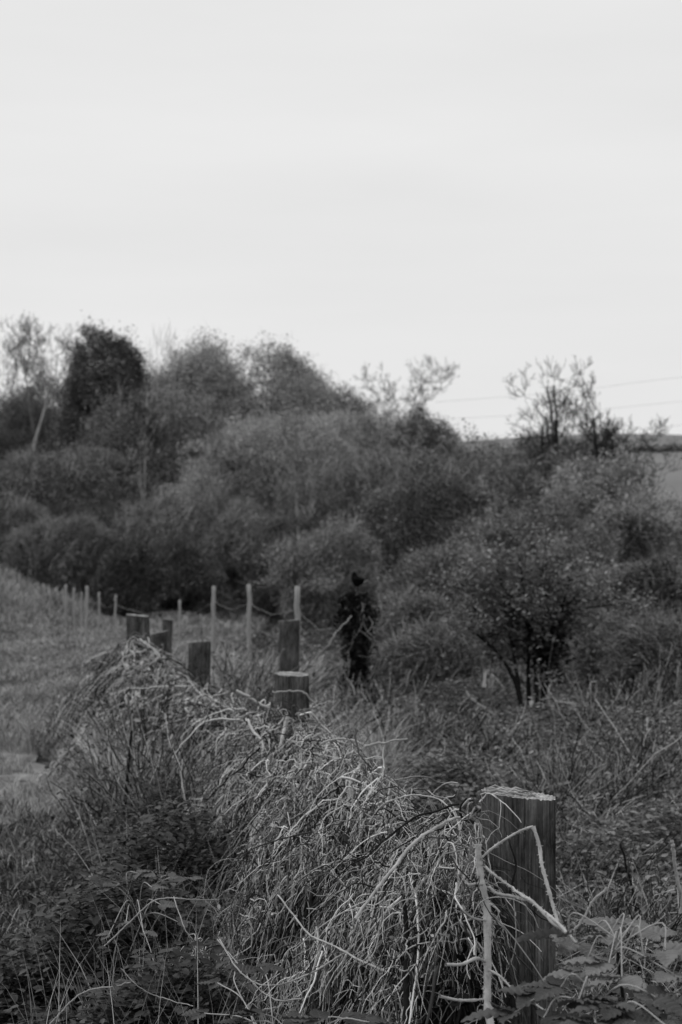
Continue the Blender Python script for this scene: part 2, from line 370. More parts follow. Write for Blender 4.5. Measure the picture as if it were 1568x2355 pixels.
WT = [(243, 778, 108, 54.5, 'leaf_ever', 'twig_dark', 80000, .12, 2500, .5, 0, .75, 'evergreen_tree', 'dark dense round-topped tree standing highest in the left of the wood'),
 (430, 838, 165, 61, 'leaf_fuzz', 'twig', 22000, .10, 24000, 1.3, 1.3, .4, 'woodland_tree', 'twiggy grey tree with upright spiky top right of the round dark tree'),
 (550, 806, 225, 59, 'leaf_fuzz', 'twig', 95000, .13, 16000, .6, .05, .7, 'woodland_tree', 'broad domed grey tree forming the highest curve in middle of the wood'),
 (700, 880, 200, 57, 'leaf_fuzz', 'twig', 55000, .12, 10000, .6, .05, .65, 'woodland_tree', 'lower pale grey bushy tree on the right shoulder of the domed tree'),
 (400, 915, 250, 53, 'leaf_mid', 'twig', 55000, .12, 12000, .6, .2, .6, 'woodland_tree', 'bushy tree filling the gap below the spiky topped tree'),
 (0, 935, 160, 60, 'leaf_mid', 'twig', 36000, .12, 12000, .8, .4, .5, 'woodland_tree', 'dark bushy tree at the left picture edge below the slender bare tree'),
 (110, 885, 130, 61, 'leaf_mid', 'twig', 30000, .12, 10000, .8, .4, .5, 'woodland_tree', 'dark undergrown tree between the slender bare tree and the round evergreen'),
 (850, 950, 210, 54, 'leaf_fuzz', 'twig', 46000, .11, 10000, .5, .1, .6, 'woodland_tree', 'rounded grey tree at the right end of the wood under the feathery bare crown'),
 (975, 962, 100, 47, 'leaf_mid', 'twig', 40000, .10, 9000, .6, .2, .7, 'woodland_tree', 'dark ivy-hung tree closing the right end of the wood'),
 (640, 975, 260, 48, 'leaf_fuzz', 'twig', 60000, .11, 11000, .5, .1, .6, 'woodland_tree', 'fuzzy grey bush tree in front of the middle of the wood'),
 (860, 1040, 220, 44, 'leaf_mid', 'twig', 36000, .09, 13000, .6, .4, .55, 'woodland_tree', 'low dark bush tree in the shade below the right of the wood'),
 (170, 1040, 200, 50, 'leaf_mid', 'twig', 36000, .10, 13000, .6, .4, .55, 'woodland_tree', 'bush tree in front of the foot of the round evergreen tree')]
for i, (px, tp, hw, d, lm, tm, nl, ls, ntw, twl, spk, sh, nm, lab) in enumerate(WT):
    leafy_tree(nm, lab, 'tree', px, tp, 1300, hw, d, 12+i, lm, tm, nleaf=int(nl*1.5), lsz=ls*.78, ntwig=ntw, twl=twl, spiky=spk, ttr=.010, shell=sh, thr=-.75 if nm[0] == 'e' else -.22, lumpa=.06 if nm[0] == 'e' or hw > 180 else .10, twup=.35)
bare_tree('bare_tree', 'feathery leafless tree rising above the middle right of the wood', 880, 838, 1280, 120, 56, 24, 'bark', 'twig_mid', 6, 6, (8, 5, 4, 3, 2), .25, .008, .30, .34, minr=.006)
for i, (px, tp, ba, hw, d, lab) in enumerate([(495, 935, 1240, 45, 46, 'slim pale-stemmed leafless tree in front of the domed tree'), (925, 985, 1200, 55, 42, 'slim pale-stemmed leafless tree at the right end of the wood'), (690, 960, 1240, 50, 41, 'slim pale-stemmed leafless tree below the shoulder of the wood'), (330, 900, 1240, 50, 46, 'slim pale-stemmed leafless tree right of the round evergreen')]):
    bare_tree('bare_tree', lab, px, tp, ba, hw, d, 300+i, 'bark_pale', 'twig', 2, 4, (6, 4, 4), .3, .010, .3, .3, minr=.006)
# scrub in front of the wood
SCR = 'scrub bushes along the foot of the wood'
sc_ = [(20, 1158, 90, 42, 'leaf_pale', 'pale rounded scrub bush at the left picture edge below the trees'),
       (150, 1200, 130, 40, 'leaf_mid', 'scrub bush right of the pale rounded bush at far left'),
       (290, 1170, 160, 43, 'leaf_dark', 'dark scrub bush under the round dark evergreen tree'),
       (460, 1150, 170, 41, 'leaf_mid', 'grey twiggy scrub bush in front of the wood left of centre'),
       (600, 1190, 150, 38, 'leaf_mid', 'scrub bush behind the two pale stakes'),
       (730, 1200, 150, 37, 'leaf_dark', 'dark scrub bush behind the nearest pale stake'),
       (880, 1215, 240, 32, 'leaf_fuzz', 'pale grey twiggy scrub bush directly behind the bird'),
       (970, 1130, 160, 37, 'leaf_dark', 'dark scrub bush right of the bird, below the end of the wood'),
       (350, 1250, 120, 37, 'leaf_dark', 'low dark scrub bush behind the far timber posts')]
for i, (px, tp, hw, d, lm, lab) in enumerate(sc_):
    leafy_tree('scrub_bush', lab, 'bush', px, tp, 1345, hw, d, 40+i, lm, 'twig_dark' if lm == 'leaf_dark' else 'twig', nleaf=34000, lsz=.06, ntwig=16000, twl=.7, ttr=.008, lowcrown=.03, trunk=False, twup=.6, slant=.45, thr=-.1)
# right-hand side
bare_tree('bare_tree', 'leafless multi-stemmed tree tallest against the sky at right, left of the forked one', 1283, 835, 1260, 90, 32, 31, 'cane_dark', 'twig_sky', 6, 5, (7, 5, 4, 3), .22, .007, .30, .30, minr=.0045)
bare_tree('bare_tree', 'leafless forked tree against the sky between the tallest and the low arching one', 1400, 880, 1260, 85, 30, 35, 'cane_dark', 'twig_sky', 4, 5, (9, 5, 4, 3), .20, .007, .30, .30, minr=.0045)
bare_tree('bare_tree', 'low arching leafless tree leaning right in front of the distant field', 1440, 965, 1270, 105, 28, 36, 'cane_dark', 'twig_sky', 4, 5, (6, 5, 4, 3), .10, .010, .32, .30, lean=.06, minr=.004)
RT = [(1120, 1015, 160, 36, 'leaf_mid', 16000, .09, 'grey leafy shrub between the wood and the leafless trees'),
      (1240, 1035, 175, 31, 'leaf_mid', 16000, .085, 'grey leafy shrub at the foot of the taller leafless tree'),
      (1370, 1062, 125, 27, 'leaf_fuzz', 14000, .075, 'grey shrub at the foot of the forked leafless tree'),
      (1050, 1075, 200, 28, 'leaf_dark', 18000, .075, 'dark shrub right of the bird, in front of the end of the wood'),
      (1210, 1160, 190, 23, 'leaf_mid', 19000, .065, 'dark broad shrub behind the many-stemmed tree'),
      (1520, 1150, 130, 25, 'leaf_fuzz', 16000, .065, 'pale grey shrub below the distant field at right edge'),
      (1390, 1180, 140, 20, 'leaf_mid', 18000, .06, 'leafy shrub right of the many-stemmed tree, further back'),
      (1500, 1300, 150, 16, 'leaf_pale', 16000, .05, 'shrub with pale small leaves at the right picture edge'),
      (1350, 1330, 120, 17.5, 'leaf_pale', 14000, .05, 'shrub with pale small leaves just right of the many-stemmed tree'),
      (1030, 1270, 150, 20, 'leaf_mid', 18000, .055, 'leafy shrub right of the ivy-covered post'),
      (1150, 1290, 150, 21, 'leaf_mid', 16000, .05, 'leafy shrub directly behind the many-stemmed tree on its left'),
      (950, 1380, 95, 17.5, 'leaf_mid', 10000, .05, 'small leafy shrub close beside the ivy-covered post'),
      (1530, 1440, 130, 13.0, 'leaf_dark', 12000, .045, 'dark low shrub at the right picture edge below the pale-leaved shrub'),
      (1440, 1430, 110, 14.8, 'leaf_dark', 10000, .045, 'dark low shrub right of the many-stemmed tree base'),
      (985, 1450, 100, 14.2, 'leaf_dark', 8000, .045, 'dark low bush left of the many-stemmed tree base')]
for i, (px, tp, hw, d, lm, nl, ls, lab) in enumerate(RT):
    leafy_tree('shrub', lab, 'shrub', px, tp, 1400, hw, d, 70+i, lm, 'twig', nleaf=int(nl*1.9), lsz=ls*.9, ntwig=9000 if d > 19 else 6000, twl=.45, ttr=.006 if d > 19 else .004, lowcrown=.02, trunk=d > 19, lod=0 if d > 19 else 1, twup=.4, thr=-.05)
# many-stemmed small tree right of centre
def px_tube(A, pts, r0, r1, sides=8, k=40, jit=0., seed=0):
    p = smooth_poly([P(*q) for q in pts], k); r = rs(seed)
    if jit: p = p+np.cumsum(r.normal(size=p.shape), 0)*jit
    t = np.linspace(0, 1, k); rad = (r0+(r1-r0)*t)*(1+.12*r.normal(size=k))
    tubes(A, p, rad, sides); return p
def multi_stem():
    d = 12.4; g = P(1225, 1700, d); org = np.array([g[0], d, float(ground_z(g[0], d))])
    root = thing('small_tree', 'small many-stemmed tree with thin dark stems forking from one base', 'tree', org)
    S = [[(1205, 1720, d), (1200, 1640, d), (1185, 1570, d), (1150, 1510, d), (1110, 1470, d+.1), (1070, 1440, d+.2)],
         [(1208, 1720, d), (1200, 1640, d), (1190, 1560, d), (1178, 1490, d), (1165, 1420, d), (1150, 1330, d)],
         [(1222, 1720, d+.1), (1218, 1640, d+.1), (1214, 1550, d+.1), (1215, 1470, d+.1), (1205, 1380, d), (1195, 1280, d)],
         [(1235, 1720, d+.05), (1236, 1640, d), (1232, 1560, d), (1228, 1490, d), (1235, 1400, d), (1250, 1300, d)],
         [(1250, 1720, d), (1252, 1640, d), (1255, 1570, d), (1262, 1500, d), (1285, 1430, d), (1310, 1330, d)],
         [(1246, 1710, d), (1244, 1660, d), (1248, 1590, d), (1243, 1500, d), (1238, 1430, d), (1260, 1350, d)]]
    for i, s in enumerate(S):
        A = Acc(); p = smooth_poly([P(*q)-org for q in s], 36)
        tubes(A, p, np.linspace(.023, .009, 36)*(1+.1*rs(i).normal(size=36)), 8); A.build('stem', M['cane_dark'], root)
    r = rs(5)
    A = Acc(); B = Acc()
    for i, s in enumerate(S):
        p = smooth_poly([P(*q)-org for q in s], 60); n = 34
        st = p[r.randint(36, 60, n)]; dr = r.normal(size=(n, 3))+np.array([0, 0, .7]); dr /= np.linalg.norm(dr, axis=1, keepdims=True)
        t = np.linspace(0, 1, 7); tw = st[:, None]+dr[:, None]*r.uniform(.2, .6, (n, 1, 1))*t[None, :, None]+np.cumsum(r.normal(size=(n, 7, 3)), 1)*.012
        tubes(A, tw, .005*(1-.7*t)[None], 3)
        m = 14; c = np.repeat(tw[:, 3:].reshape(-1, 3), m//3, 0)+r.normal(size=(n*4*(m//3), 3))*.05
        leaves(B, c, r.uniform(.025, .055, len(c)), r, .3)
    for q in range(50):
        c = P(1205, 1375, d)-org+r.normal(size=3)*np.array([.50, .30, .17]); nn = 110
        leaves(B, c+r.normal(size=(nn, 3))*np.array([.07, .07, .04]), r.uniform(.02, .045, nn), r, .4)
        e = smooth_poly([S3 := (P(*S[q % 6][4])-org), (S3+c)/2+[0, 0, .06], c], 10); tubes(A, e, np.linspace(.007, .003, 10), 4)
    A.build('branches', M['twig_dark'], root); B.build('crown', M['leaf_mid'], root, smooth=False)
    C = Acc()
    for (px, py, sx, sz, n) in [(1240, 1450, .16, .12, 900), (1255, 1500, .12, .10, 600), (1215, 1410, .18, .10, 500), (1270, 1545, .07, .06, 250)]:
        c = P(px, py, d)-org+r.normal(size=(n, 3))*np.array([sx, .12, sz])*.7; leaves(C, c, r.uniform(.03, .06, n), r, .4)
    o = C.build('ivy', M['ivy'], root, smooth=False)
    D = Acc(); n = 140; st = np.stack([r.normal(size=n)*.10, r.normal(size=n)*.10, np.full(n, .0)], 1)
    t = np.linspace(0, 1, 9); dr = np.stack([r.normal(size=n)*.35, r.normal(size=n)*.3, np.full(n, .45)], 1)
    tw = st[:, None]+dr[:, None]*t[None, :, None]*r.uniform(.5, 1.1, (n, 1, 1)); tw[:, :, 2] -= (t**2)[None]*r.uniform(.0, .4, (n, 1))
    tubes(D, tw, .006, 3); D.build('basal_shoots', M['twig_dark'], root)
multi_stem()

# far hedge and distant hedge trees on the hill
def hedge(name, label, x0, x1, y, h, w, seed, n):
    r = rs(seed); x = r.uniform(x0, x1, n); lump = 1+.35*np.sin(x*.11)+.2*np.sin(x*.31+1)
    a = r.uniform(0, np.pi, n); c = np.stack([x, y+np.cos(a)*w*lump, hill_z(x, np.full(n, float(y)))+np.sin(a)*h*lump*r.uniform(.3, 1, n)], 1)
    A = Acc(); leaves(A, c, r.uniform(.5, 1.2, n), r, .3, 0); tag(A.build(name, M['leaf_dark'], smooth=False), label, 'hedge')
hedge('field_hedge', 'distant dark hedge crossing the hillside at the right picture edge', -40, 160, 300, 1.1, 1.4, 51, 6000)

# overhead cables
def cable(label, y0, y1, d):
    p = smooth_poly([P(1000, y0, d), P(1300, (y0+y1)/2+6, d), P(1600, y1, d), P(2300, y1-70, d)], 60)
    A = Acc(); tubes(A, p, .006, 5); o = A.build('overhead_cable', M['cable']); tag(o, label, 'cable')
cable('uppermost overhead cable crossing the pale sky at right', 925, 864, 90)
cable('middle overhead cable crossing the pale sky at right', 965, 920, 90)
cable('lowest overhead cable crossing the pale sky at right', 1005, 975, 90)

# ------------------------------------------------------------------ timber posts
def timber_post(label, px, top, wpx, d, seed, extra=.0, leanx=0., tilt=(0, 0), bright=False):
    r = rs(seed); rad = wpx/F*d/2; c = P(px, top, d); g = float(ground_z(c[0], d)); H = c[2]-g
    root = thing('timber_post', label, 'post', (c[0], d, g), 'round timber fence posts')
    na, nz = 96, 40
    a = np.arange(na)*2*np.pi/na; z = np.linspace(-.1, H, nz)
    ph = r.uniform(0, 6, 8)
    prof = 1+.012*np.sin(2*a+ph[0])+.010*np.sin(3*a+ph[1])+.006*np.sin(9*a+ph[2])+.006*np.sin(23*a+ph[3])+.004*r.normal(size=na)
    for cr in (ph[4], ph[5], ph[6], 4.9):       # drying cracks
        prof = prof-.07*np.exp(-((np.angle(np.exp(1j*(a-cr))))/.03)**2)
    A, Z = np.meshgrid(a, z); rr = rad*prof[None]*(1+.012*np.sin(Z*7+A*3+ph[7])+.003*r.normal(size=Z.shape))
    topz = (tilt[0]*np.cos(A)+tilt[1]*np.sin(A))*rad
    X = np.cos(A)*rr+leanx*Z; Y = np.sin(A)*rr; ZZ = Z+topz*(Z/H)**8*(Z > 0)
    rag = .0012*r.normal(size=na); ZZ[-1] += rag
    v = np.stack([X, Y, ZZ], -1).reshape(-1, 3)
    i = np.arange(nz-1)[:, None]*na; j = np.arange(na)[None]; j2 = (j+1) % na
    AA = Acc().add(v, np.stack([i+j, i+j2, i+na+j2, i+na+j], -1).reshape(-1, 4))
    AA.build('shaft', M['post'], root)
    nr = 22; v = []
    for k in range(nr):
        f = 1-k/nr; q = f*(1 if k else 1)
        zz = ZZ[-1]*1.0*(1 if k == 0 else 1)
        hx = X[-1]*q+leanx*H*(1-q); hy = Y[-1]*q
        hz = H+(tilt[0]*np.cos(a)+tilt[1]*np.sin(a))*rad*q+(rag if k == 0 else (.0018*r.normal(size=na)*q**.5+.0006*np.sin(hx*160+hy*60)))
        v.append(np.stack([hx, hy, hz], 1))
    v = np.array(v).reshape(-1, 3); i = np.arange(nr-1)[:, None]*na
    B = Acc().add(np.vstack([v, [[leanx*H, 0, H]]]), np.stack([i+j, i+j2, i+na+j2, i+na+j], -1).reshape(-1, 4),
                  np.stack([(nr-1)*na+np.arange(na), (nr-1)*na+(np.arange(na)+1) % na, np.full(na, nr*na)], 1))
    if wpx > 100:   # lifted slivers and crumbs of rotten wood on the near post
        for q in range(16):
            xx, yy = r.uniform(-.75, .3)*rad, r.uniform(-.7, .7)*rad; ln = r.uniform(.008, .03)
            p = np.array([[xx-ln, yy, H+tilt[0]*xx+.002], [xx, yy+.002, H+tilt[0]*xx+r.uniform(.004, .009)], [xx+ln, yy-.002, H+tilt[0]*xx+.003]])
            tubes(B, p, np.array([.001, .0028, .001]), 5)
    B.build('end_grain', M['endgrain'], root, smooth=False)
    return root
timber_post('large round timber post with pale cracked flat top in the right foreground', 1192, 1826, 167, 3.5, 1, tilt=(-.10, -.03))
timber_post('round timber post wrapped in dead vines, second from the camera', 676, 1550, 78, 7.4, 2, leanx=-.01, tilt=(-.04, .05))
timber_post('round timber post with bright pale top edge left of the second post', 453, 1477, 52, 11.0, 3, leanx=.02, tilt=(.08, -.1))
timber_post('dark round timber post at the far left end of the vine-covered row', 325, 1415, 53, 11.6, 4, leanx=-.025, tilt=(-.1, 0))
timber_post('narrow dark timber post standing just left of the nearest pale stake', 662, 1427, 46, 12.6, 5, leanx=.015, tilt=(.06, -.05))
timber_post('short timber post in front of the far left post, buried in grass', 356, 1454, 38, 12.4, 6, leanx=.04, tilt=(.2, 0))
timber_post('farthest timber post, behind and right of the far left post', 380, 1424, 24, 16.5, 7, leanx=.03, tilt=(-.1, 0))

# pale stakes and wire of the fence beyond
def stake(label, px, top, wpx, d, seed, leanx=0):
    r = rs(seed); c = P(px, top, d); g = float(ground_z(c[0], d)); H = c[2]-g; w = wpx/F*d/2
    na, nz = 10, 14; A = Acc(); z = np.linspace(-.1, H, nz); t = z/H
    p = np.stack([leanx*z+.004*r.normal(size=nz), .004*r.normal(size=nz), z], 1)
    tubes(A, p, w*(1.06-.06*t)*(1+.03*r.normal(size=nz)), na)
    top_ = A.n-na; A.add(p[-1]+np.array([0, 0, .004]), None, None)
    A.t.append(np.stack([top_+np.arange(na), top_+(np.arange(na)+1) % na, np.full(na, A.n-1)], 1))
    o = A.build('fence_stake', M['stake'], origin=None); o.location = (c[0], d, g)
    tag(o, label, 'stake', 'pale stakes of the wire fence'); return (c[0], d, g, H)
ST = [stake('nearest and thickest pale fence stake, right of the narrow timber post', 684, 1348, 12.5, 16.0, 1),
      stake('middle pale fence stake, between the nearest stake and the left one', 573, 1345, 10, 20.0, 2),
      stake('left one of the three tall pale fence stakes near centre', 491, 1348, 9.5, 22.0, 3),
      stake('thin grey stake just behind the far left timber posts', 413, 1380, 6, 25, 9),
      stake('leaning grey stake behind and left of the timber posts', 262, 1368, 5, 28, 10, .04),
      stake('tallest pale stake at the far left end of the fence', 200, 1348, 8, 28, 4),
      stake('pale stake second from the left end of the fence', 172, 1352, 5.5, 31, 5, -.02),
      stake('leftmost pale stake beside the dark gap in the bushes', 151, 1345, 6, 32, 6),
      stake('thin pale stake between the two farther left stakes and the tallest one', 186, 1362, 4.5, 33, 7, .02),
      stake('short stake right of the tallest far left stake', 228, 1362, 5, 30, 8)]
order = [0, 1, 2, 3, 4, 9, 5, 8, 6, 7]
end = P(775, 1400, 15.5); end = (end[0], 15.5, float(ground_z(end[0], 15.5)), 1.0)
line = [end]+[ST[i] for i in order]
for fi, (nm, fr) in enumerate([('top', .82), ('second', .62), ('third', .42), ('bottom', .22)]):
    A = Acc()
    for a_, b_ in zip(line[:-1], line[1:]):
        t = np.linspace(0, 1, 14); pa = np.array([a_[0], a_[1]-.03, a_[2]+a_[3]*fr]); pb = np.array([b_[0], b_[1]-.03, b_[2]+b_[3]*fr])
        p = pa+(pb-pa)*t[:, None]; p[:, 2] -= .10*np.sin(t*np.pi)*(1+fi*.1); p += rs(fi).normal(size=p.shape)*.006
        tubes(A, p, .0028, 4)
    o = A.build('fence_wire', M['wire']); tag(o, nm+' sagging wire of the fence strung between the pale stakes', 'wire')

# ------------------------------------------------------------------ ivy-covered post with bird
bd = 15.5
def ivy_post():
    c = P(822, 1362, bd); g = float(ground_z(c[0], bd)); H = c[2]-g
    A = Acc(); z = np.linspace(0, H, 12); tubes(A, np.stack([z*0, z*0, z], 1), .055, 12)
    A.add([[0, 0, H+.002]]); A.t.append(np.stack([A.n-13+np.arange(12), A.n-13+(np.arange(12)+1) % 12, np.full(12, A.n-1)], 1))
    o = A.build('ivy_covered_post', M['bark']); o.location = (c[0], bd, g); tag(o, 'thin post hidden under ivy with a bird on top', 'post')
    r = rs(8); root = thing('ivy', 'dark ivy bushing out round the post below the bird', 'ivy', (c[0], bd, g)); B = Acc()
    n = 5200; h = r.uniform(.0, 1, n)**.72; a = r.uniform(0, 2*np.pi, n)
    wd = np.interp(h, [0, .3, .55, .75, .93, 1], [.13, .15, .155, .17, .155, .08])*(1+.2*np.sin(a*2+h*9))
    q = r.uniform(.35, 1.08, n)*np.where(r.uniform(size=n) < .12, r.uniform(1, 1.5, n), 1)*(1+.16*np.sin(h*23+a*3)); p = np.stack([np.cos(a)*wd*q-.03*(h > .85)+.012*np.sin(h*7), np.sin(a)*wd*q, h*H*1.0], 1)
    leaves(B, p, r.uniform(.025, .055, n), r, .1); B.build('foliage', M['ivy'], root, smooth=False)
    S = Acc(); n = 22; h = r.uniform(.1, 1, n); a = r.uniform(-2.6, -.5, n); t = np.linspace(0, 1, 10)
    st = np.stack([np.cos(a)*.13, np.sin(a)*.16, h*H], 1); dr = np.stack([r.normal(size=n)*.10, r.normal(size=n)*.03, -r.uniform(.08, .28, n)], 1)
    tw = st[:, None]+dr[:, None]*t[None, :, None]; tw[:, :, 0] += np.sin(t*3)[None]*r.normal(size=(n, 1))*.05
    tubes(S, tw, .0035, 4); S.build('stems', M['cane_mid'], root)
    return c
ct = ivy_post()
def bird():
    px, py = 822, 1343
    c = P(px, py-1, bd-.02); zb = c[2]
    root = thing('bird', 'small plump dark bird perched on top of the ivy-covered post', 'bird', (c[0], bd-.02, zb))
    # spine runs from tail (right) through the plump body to the raised head (left)
    ax = np.array([[.068, .0, .028], [.052, 0, .024], [.036, 0, .018], [.018, 0, .014], [0, 0, .014], [-.014, 0, .022], [-.022, 0, .034], [-.026, 0, .046], [-.029, 0, .056], [-.034, 0, .064], [-.040, 0, .067]])
    rr = np.array([.002, .008, .020, .029, .034, .034, .029, .023, .0205, .017, .003])
    ax = smooth_poly(ax*1.0, 44); rr = np.interp(np.linspace(0, 10, 44), range(11), rr)
    A = Acc(); tubes(A, ax, rr, 16); body = A.build('body', M['bird'], root)
    A = Acc()
    A.add([[.045, -.012, .034], [.045, .012, .034], [.083, .009, .029], [.086, -.009, .029], [.045, -.011, .024], [.045, .011, .024], [.083, .009, .026], [.086, -.009, .026]],
          [[0, 3, 2, 1], [4, 5, 6, 7], [0, 1, 5, 4], [2, 3, 7, 6], [1, 2, 6, 5], [3, 0, 4, 7]]); A.build('tail', M['bird'], root)
    for s in (-1, 1):
        A = Acc(); p = smooth_poly([[-.012, s*.030, .034], [.014, s*.034, .028], [.04, s*.022, .024], [.064, s*.008, .026]], 14)
        tubes(A, p, np.interp(np.linspace(0, 1, 14), [0, .3, .7, 1], [.006, .013, .009, .001]), 8); A.build('wing', M['bird'], root)
        A = Acc(); tubes(A, [[.004, s*.011, -.012], [.0, s*.011, -.030], [-.002, s*.012, -.058]], .0022, 6)
        for an in (-.5, 0, .5, 3.1): tubes(A, [[-.002, s*.012, -.057], [-.002-.014*math.cos(an), s*.012+.012*math.sin(an), -.060]], .0016, 4)
        A.build('leg', M['beak'], root)
        A = Acc(); cc = np.array([-.036, s*.0155, .064]); tubes(A, [cc-[0, s*.001, 0], cc+[0, s*.0015, 0]], [.0026, .001], 8); A.build('eye', M['beak'], root)
    A = Acc(); tubes(A, smooth_poly([[-.044, 0, .065], [-.052, 0, .063], [-.060, 0, .060]], 6), [.0045, .0038, .003, .002, .0013, .0004], 7); A.build('beak', M['beak'], root)
    root.scale = (1.35, 1.35, 1.55)
    root.rotation_euler = (0, 0, math.radians(-28))
bird()
# ------------------------------------------------------------------ dead vine tangle on the fence
RG = np.array([P(*q) for q in [(1110, 1990, 3.2), (1085, 1915, 3.42), (1010, 1895, 3.8), (930, 1868, 4.15), (850, 1800, 4.7), (765, 1735, 5.5), (700, 1690, 6.3), (650, 1650, 7.1), (560, 1648, 8.1), (480, 1605, 9.1), (420, 1565, 10.0), (335, 1488, 11.3), (285, 1490, 12.2)]])
RGS = smooth_poly(RG, 300)
def ridge(s):
    i = np.clip(s, 0, .9999)*299; j = np.minimum(i.astype(int), 298); f = (i-j)[..., None]
    c = RGS[j]*(1-f)+RGS[j+1]*f; tg = RGS[j+1]-RGS[j]; nx = np.stack([-tg[..., 1], tg[..., 0]], -1); nx /= np.linalg.norm(nx, axis=-1, keepdims=True)
    return c, nx
SD = RGS[:, 1]; CUM = np.concatenate([[0], np.cumsum(np.abs(np.diff(SD))/SD[:-1]**.85)]); CUM /= CUM[-1]
def s_sample(r, n): return np.interp(r.uniform(size=n), CUM, np.linspace(0, 1, 300))
WL = .66
def surf(s, side, h, k):
    '''point on the tent-shaped side of the heap; h = 1 at the crest, 0 at the ground; k = depth inside (1 = surface)'''
    c, nx = ridge(s); g = ground_z(c[..., 0], c[..., 1]); lump = 1+.16*np.sin(c[..., 1]*3.1+h*2)+.12*np.sin(c[..., 1]*8.3+1+h*3)
    near = sstep(3.3, 4.4, c[..., 1])
    wr = .015+.31*near
    off = np.where(side > 0, WL*(.75+.25*near), wr)*lump*k*np.clip(1-h, 0, 1)**.62
    crest = 1+.05*np.sin(c[..., 1]*9)*near+.03*np.sin(c[..., 1]*23)
    z = g+(c[..., 2]-g)*h*crest*(.8+.2*k)
    return np.stack([c[..., 0]+nx[..., 0]*off*side, c[..., 1]+nx[..., 1]*off*side, z], -1), nx, c[..., 1]
def strands(r, n, K, hr, ln, kk, hang, kink, left=.78, spread=0., patchy=True):
    s = s_sample(r, n); side = np.where(r.uniform(size=n) < left, 1., -1.); h = r.uniform(*hr, n); k = r.uniform(*kk, n)
    if patchy:
        c_, _ = ridge(s); f = np.sin(c_[:, 1]*6.1+side*2+1.5*np.sin(h*7))*np.sin(h*9+c_[:, 1]*2.7)+.6*np.sin(c_[:, 1]*15+h*13)*np.sin(h*21-c_[:, 1]*5)
        ok = f+r.normal(size=n)*.35 > -.25; idx = np.where(ok)[0]; idx = idx[r.randint(0, len(idx), n)]; bad = ~ok
        s = np.where(bad, s[idx], s); side = np.where(bad, side[idx], side); h = np.where(bad, h[idx], h)
        keep = r.uniform(size=n) < .78; s = s[keep]; side = side[keep]; h = h[keep]; k = k[keep]; n = len(s)
    p0, nx, d = surf(s, side, h, k)
    p1, _, _ = surf(s, side, np.maximum(h-.12, 0), k)
    dn = p1-p0; dn /= np.linalg.norm(dn, axis=1, keepdims=True)+1e-9
    dn = dn*.38+np.array([0, 0, -.9]); dn = dn*hang+r.normal(size=(n, 3))*spread*np.array([1, 1, .5])
    L_ = r.uniform(*ln, n)*(.6+d/11)
    ns = np.zeros((n, K, 3)); a = r.normal(size=(n, 3)); kb = r.uniform(.3, 1.5, (n, 1))*kink
    for i in range(K):
        a = a*.80+r.normal(size=(n, 3))*.56; ns[:, i] = a*kb
        j = r.uniform(size=n) < .035; a[j] = r.normal(size=(j.sum(), 3))*2.0      # sudden kinks
    dr = dn[:, None]+ns; dr[:, :, 2] -= (np.linspace(0, 1, K)**1.2)[None]*(1.5*spread); dr /= np.linalg.norm(dr, axis=2, keepdims=True)
    p = p0[:, None]+np.cumsum(dr, 1)*(L_/K)[:, None, None]
    g = ground_z(p[..., 0], p[..., 1]); p[..., 2] = np.maximum(p[..., 2], g+.01)
    return p, d
def strand_rad(r, d, n, K, base):
    return (base*(.35+d/6.0)*r.uniform(.45, 1.7, n)**1.4)[:, None]*np.linspace(1, .5, K)[None]
r = rs(100)
A = Acc()
for (n, K, hr, ln, kk, hang, kink, base, left, spread) in [
        (11000, 14, (.10, 1.0), (.08, .26), (.82, 1.04), .9, .55, .00105, .78, .28),
        (4500, 12, (.05, .95), (.06, .20), (.6, .95), .8, .6, .0010, .78, .35),
        (6500, 16, (.80, 1.03), (.08, .26), (.2, 1.3), .45, .60, .0012, .6, .55),
        (700, 24, (.88, 1.03), (.2, .42), (.3, 1.4), .45, .40, .0014, .6, .6),
        (4500, 12, (.0, .95), (.04, .16), (.85, 1.08), .3, .65, .0009, .85, .7),
        (450, 26, (.3, 1.0), (.25, .6), (.95, 1.10), .8, .24, .0017, .8, .45)]:
    p, d = strands(r, n, K, hr, ln, kk, hang, kink, left, spread); n = len(p); tubes(A, p, strand_rad(r, d, n, K, base), 4 if K > 20 else 3)
n = 7000; p, d = strands(r, n, 5, (0, 1.02), (.02, .06), (.7, 1.06), .5, .8, .8, .8)
n = len(p); tubes(A, p, strand_rad(r, d, n, 5, .0010), 3)
tag(A.build('dead_vine_tangle', M['vine']), 'thick tangle of dead pale vines hanging over the fence between the timber posts', 'dead vines', kind='stuff')
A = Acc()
n = 11000; p, d = strands(r, n, 12, (.05, .97), (.12, .36), (.1, .82), 1., .35, .7, .2, False); tubes(A, p, strand_rad(r, d, n, 12, .0030), 4)  # inner strands coloured dark so the gaps look shaded
tag(A.build('inner_shade_stems', M['vine_dark']), 'old vine stems deep inside the hanging tangle, coloured dark for its shade', 'dead vines', kind='stuff')
A = Acc(); n = 14000; p, d = strands(r, n, 2, (0, .93), (.01, .02), (.0, .72), 1., .3, .7, .2)  # leaves added as dark filler, shade of the interior put into their colour
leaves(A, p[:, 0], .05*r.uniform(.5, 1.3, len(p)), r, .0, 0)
tag(A.build('inner_shade_leaves', M['litter'], smooth=False), 'filler leaves inside the vine tangle, coloured near black for its shade', 'dead leaves', kind='stuff')
A = Acc(); n = 3500; p, d = strands(r, n, 2, (0, 1.0), (.01, .02), (.7, 1.05), 1., .3, .8, .2)
leaves(A, p[:, 0], (.007+.002*d)*r.uniform(.5, 1.3, len(p)), r, .1)
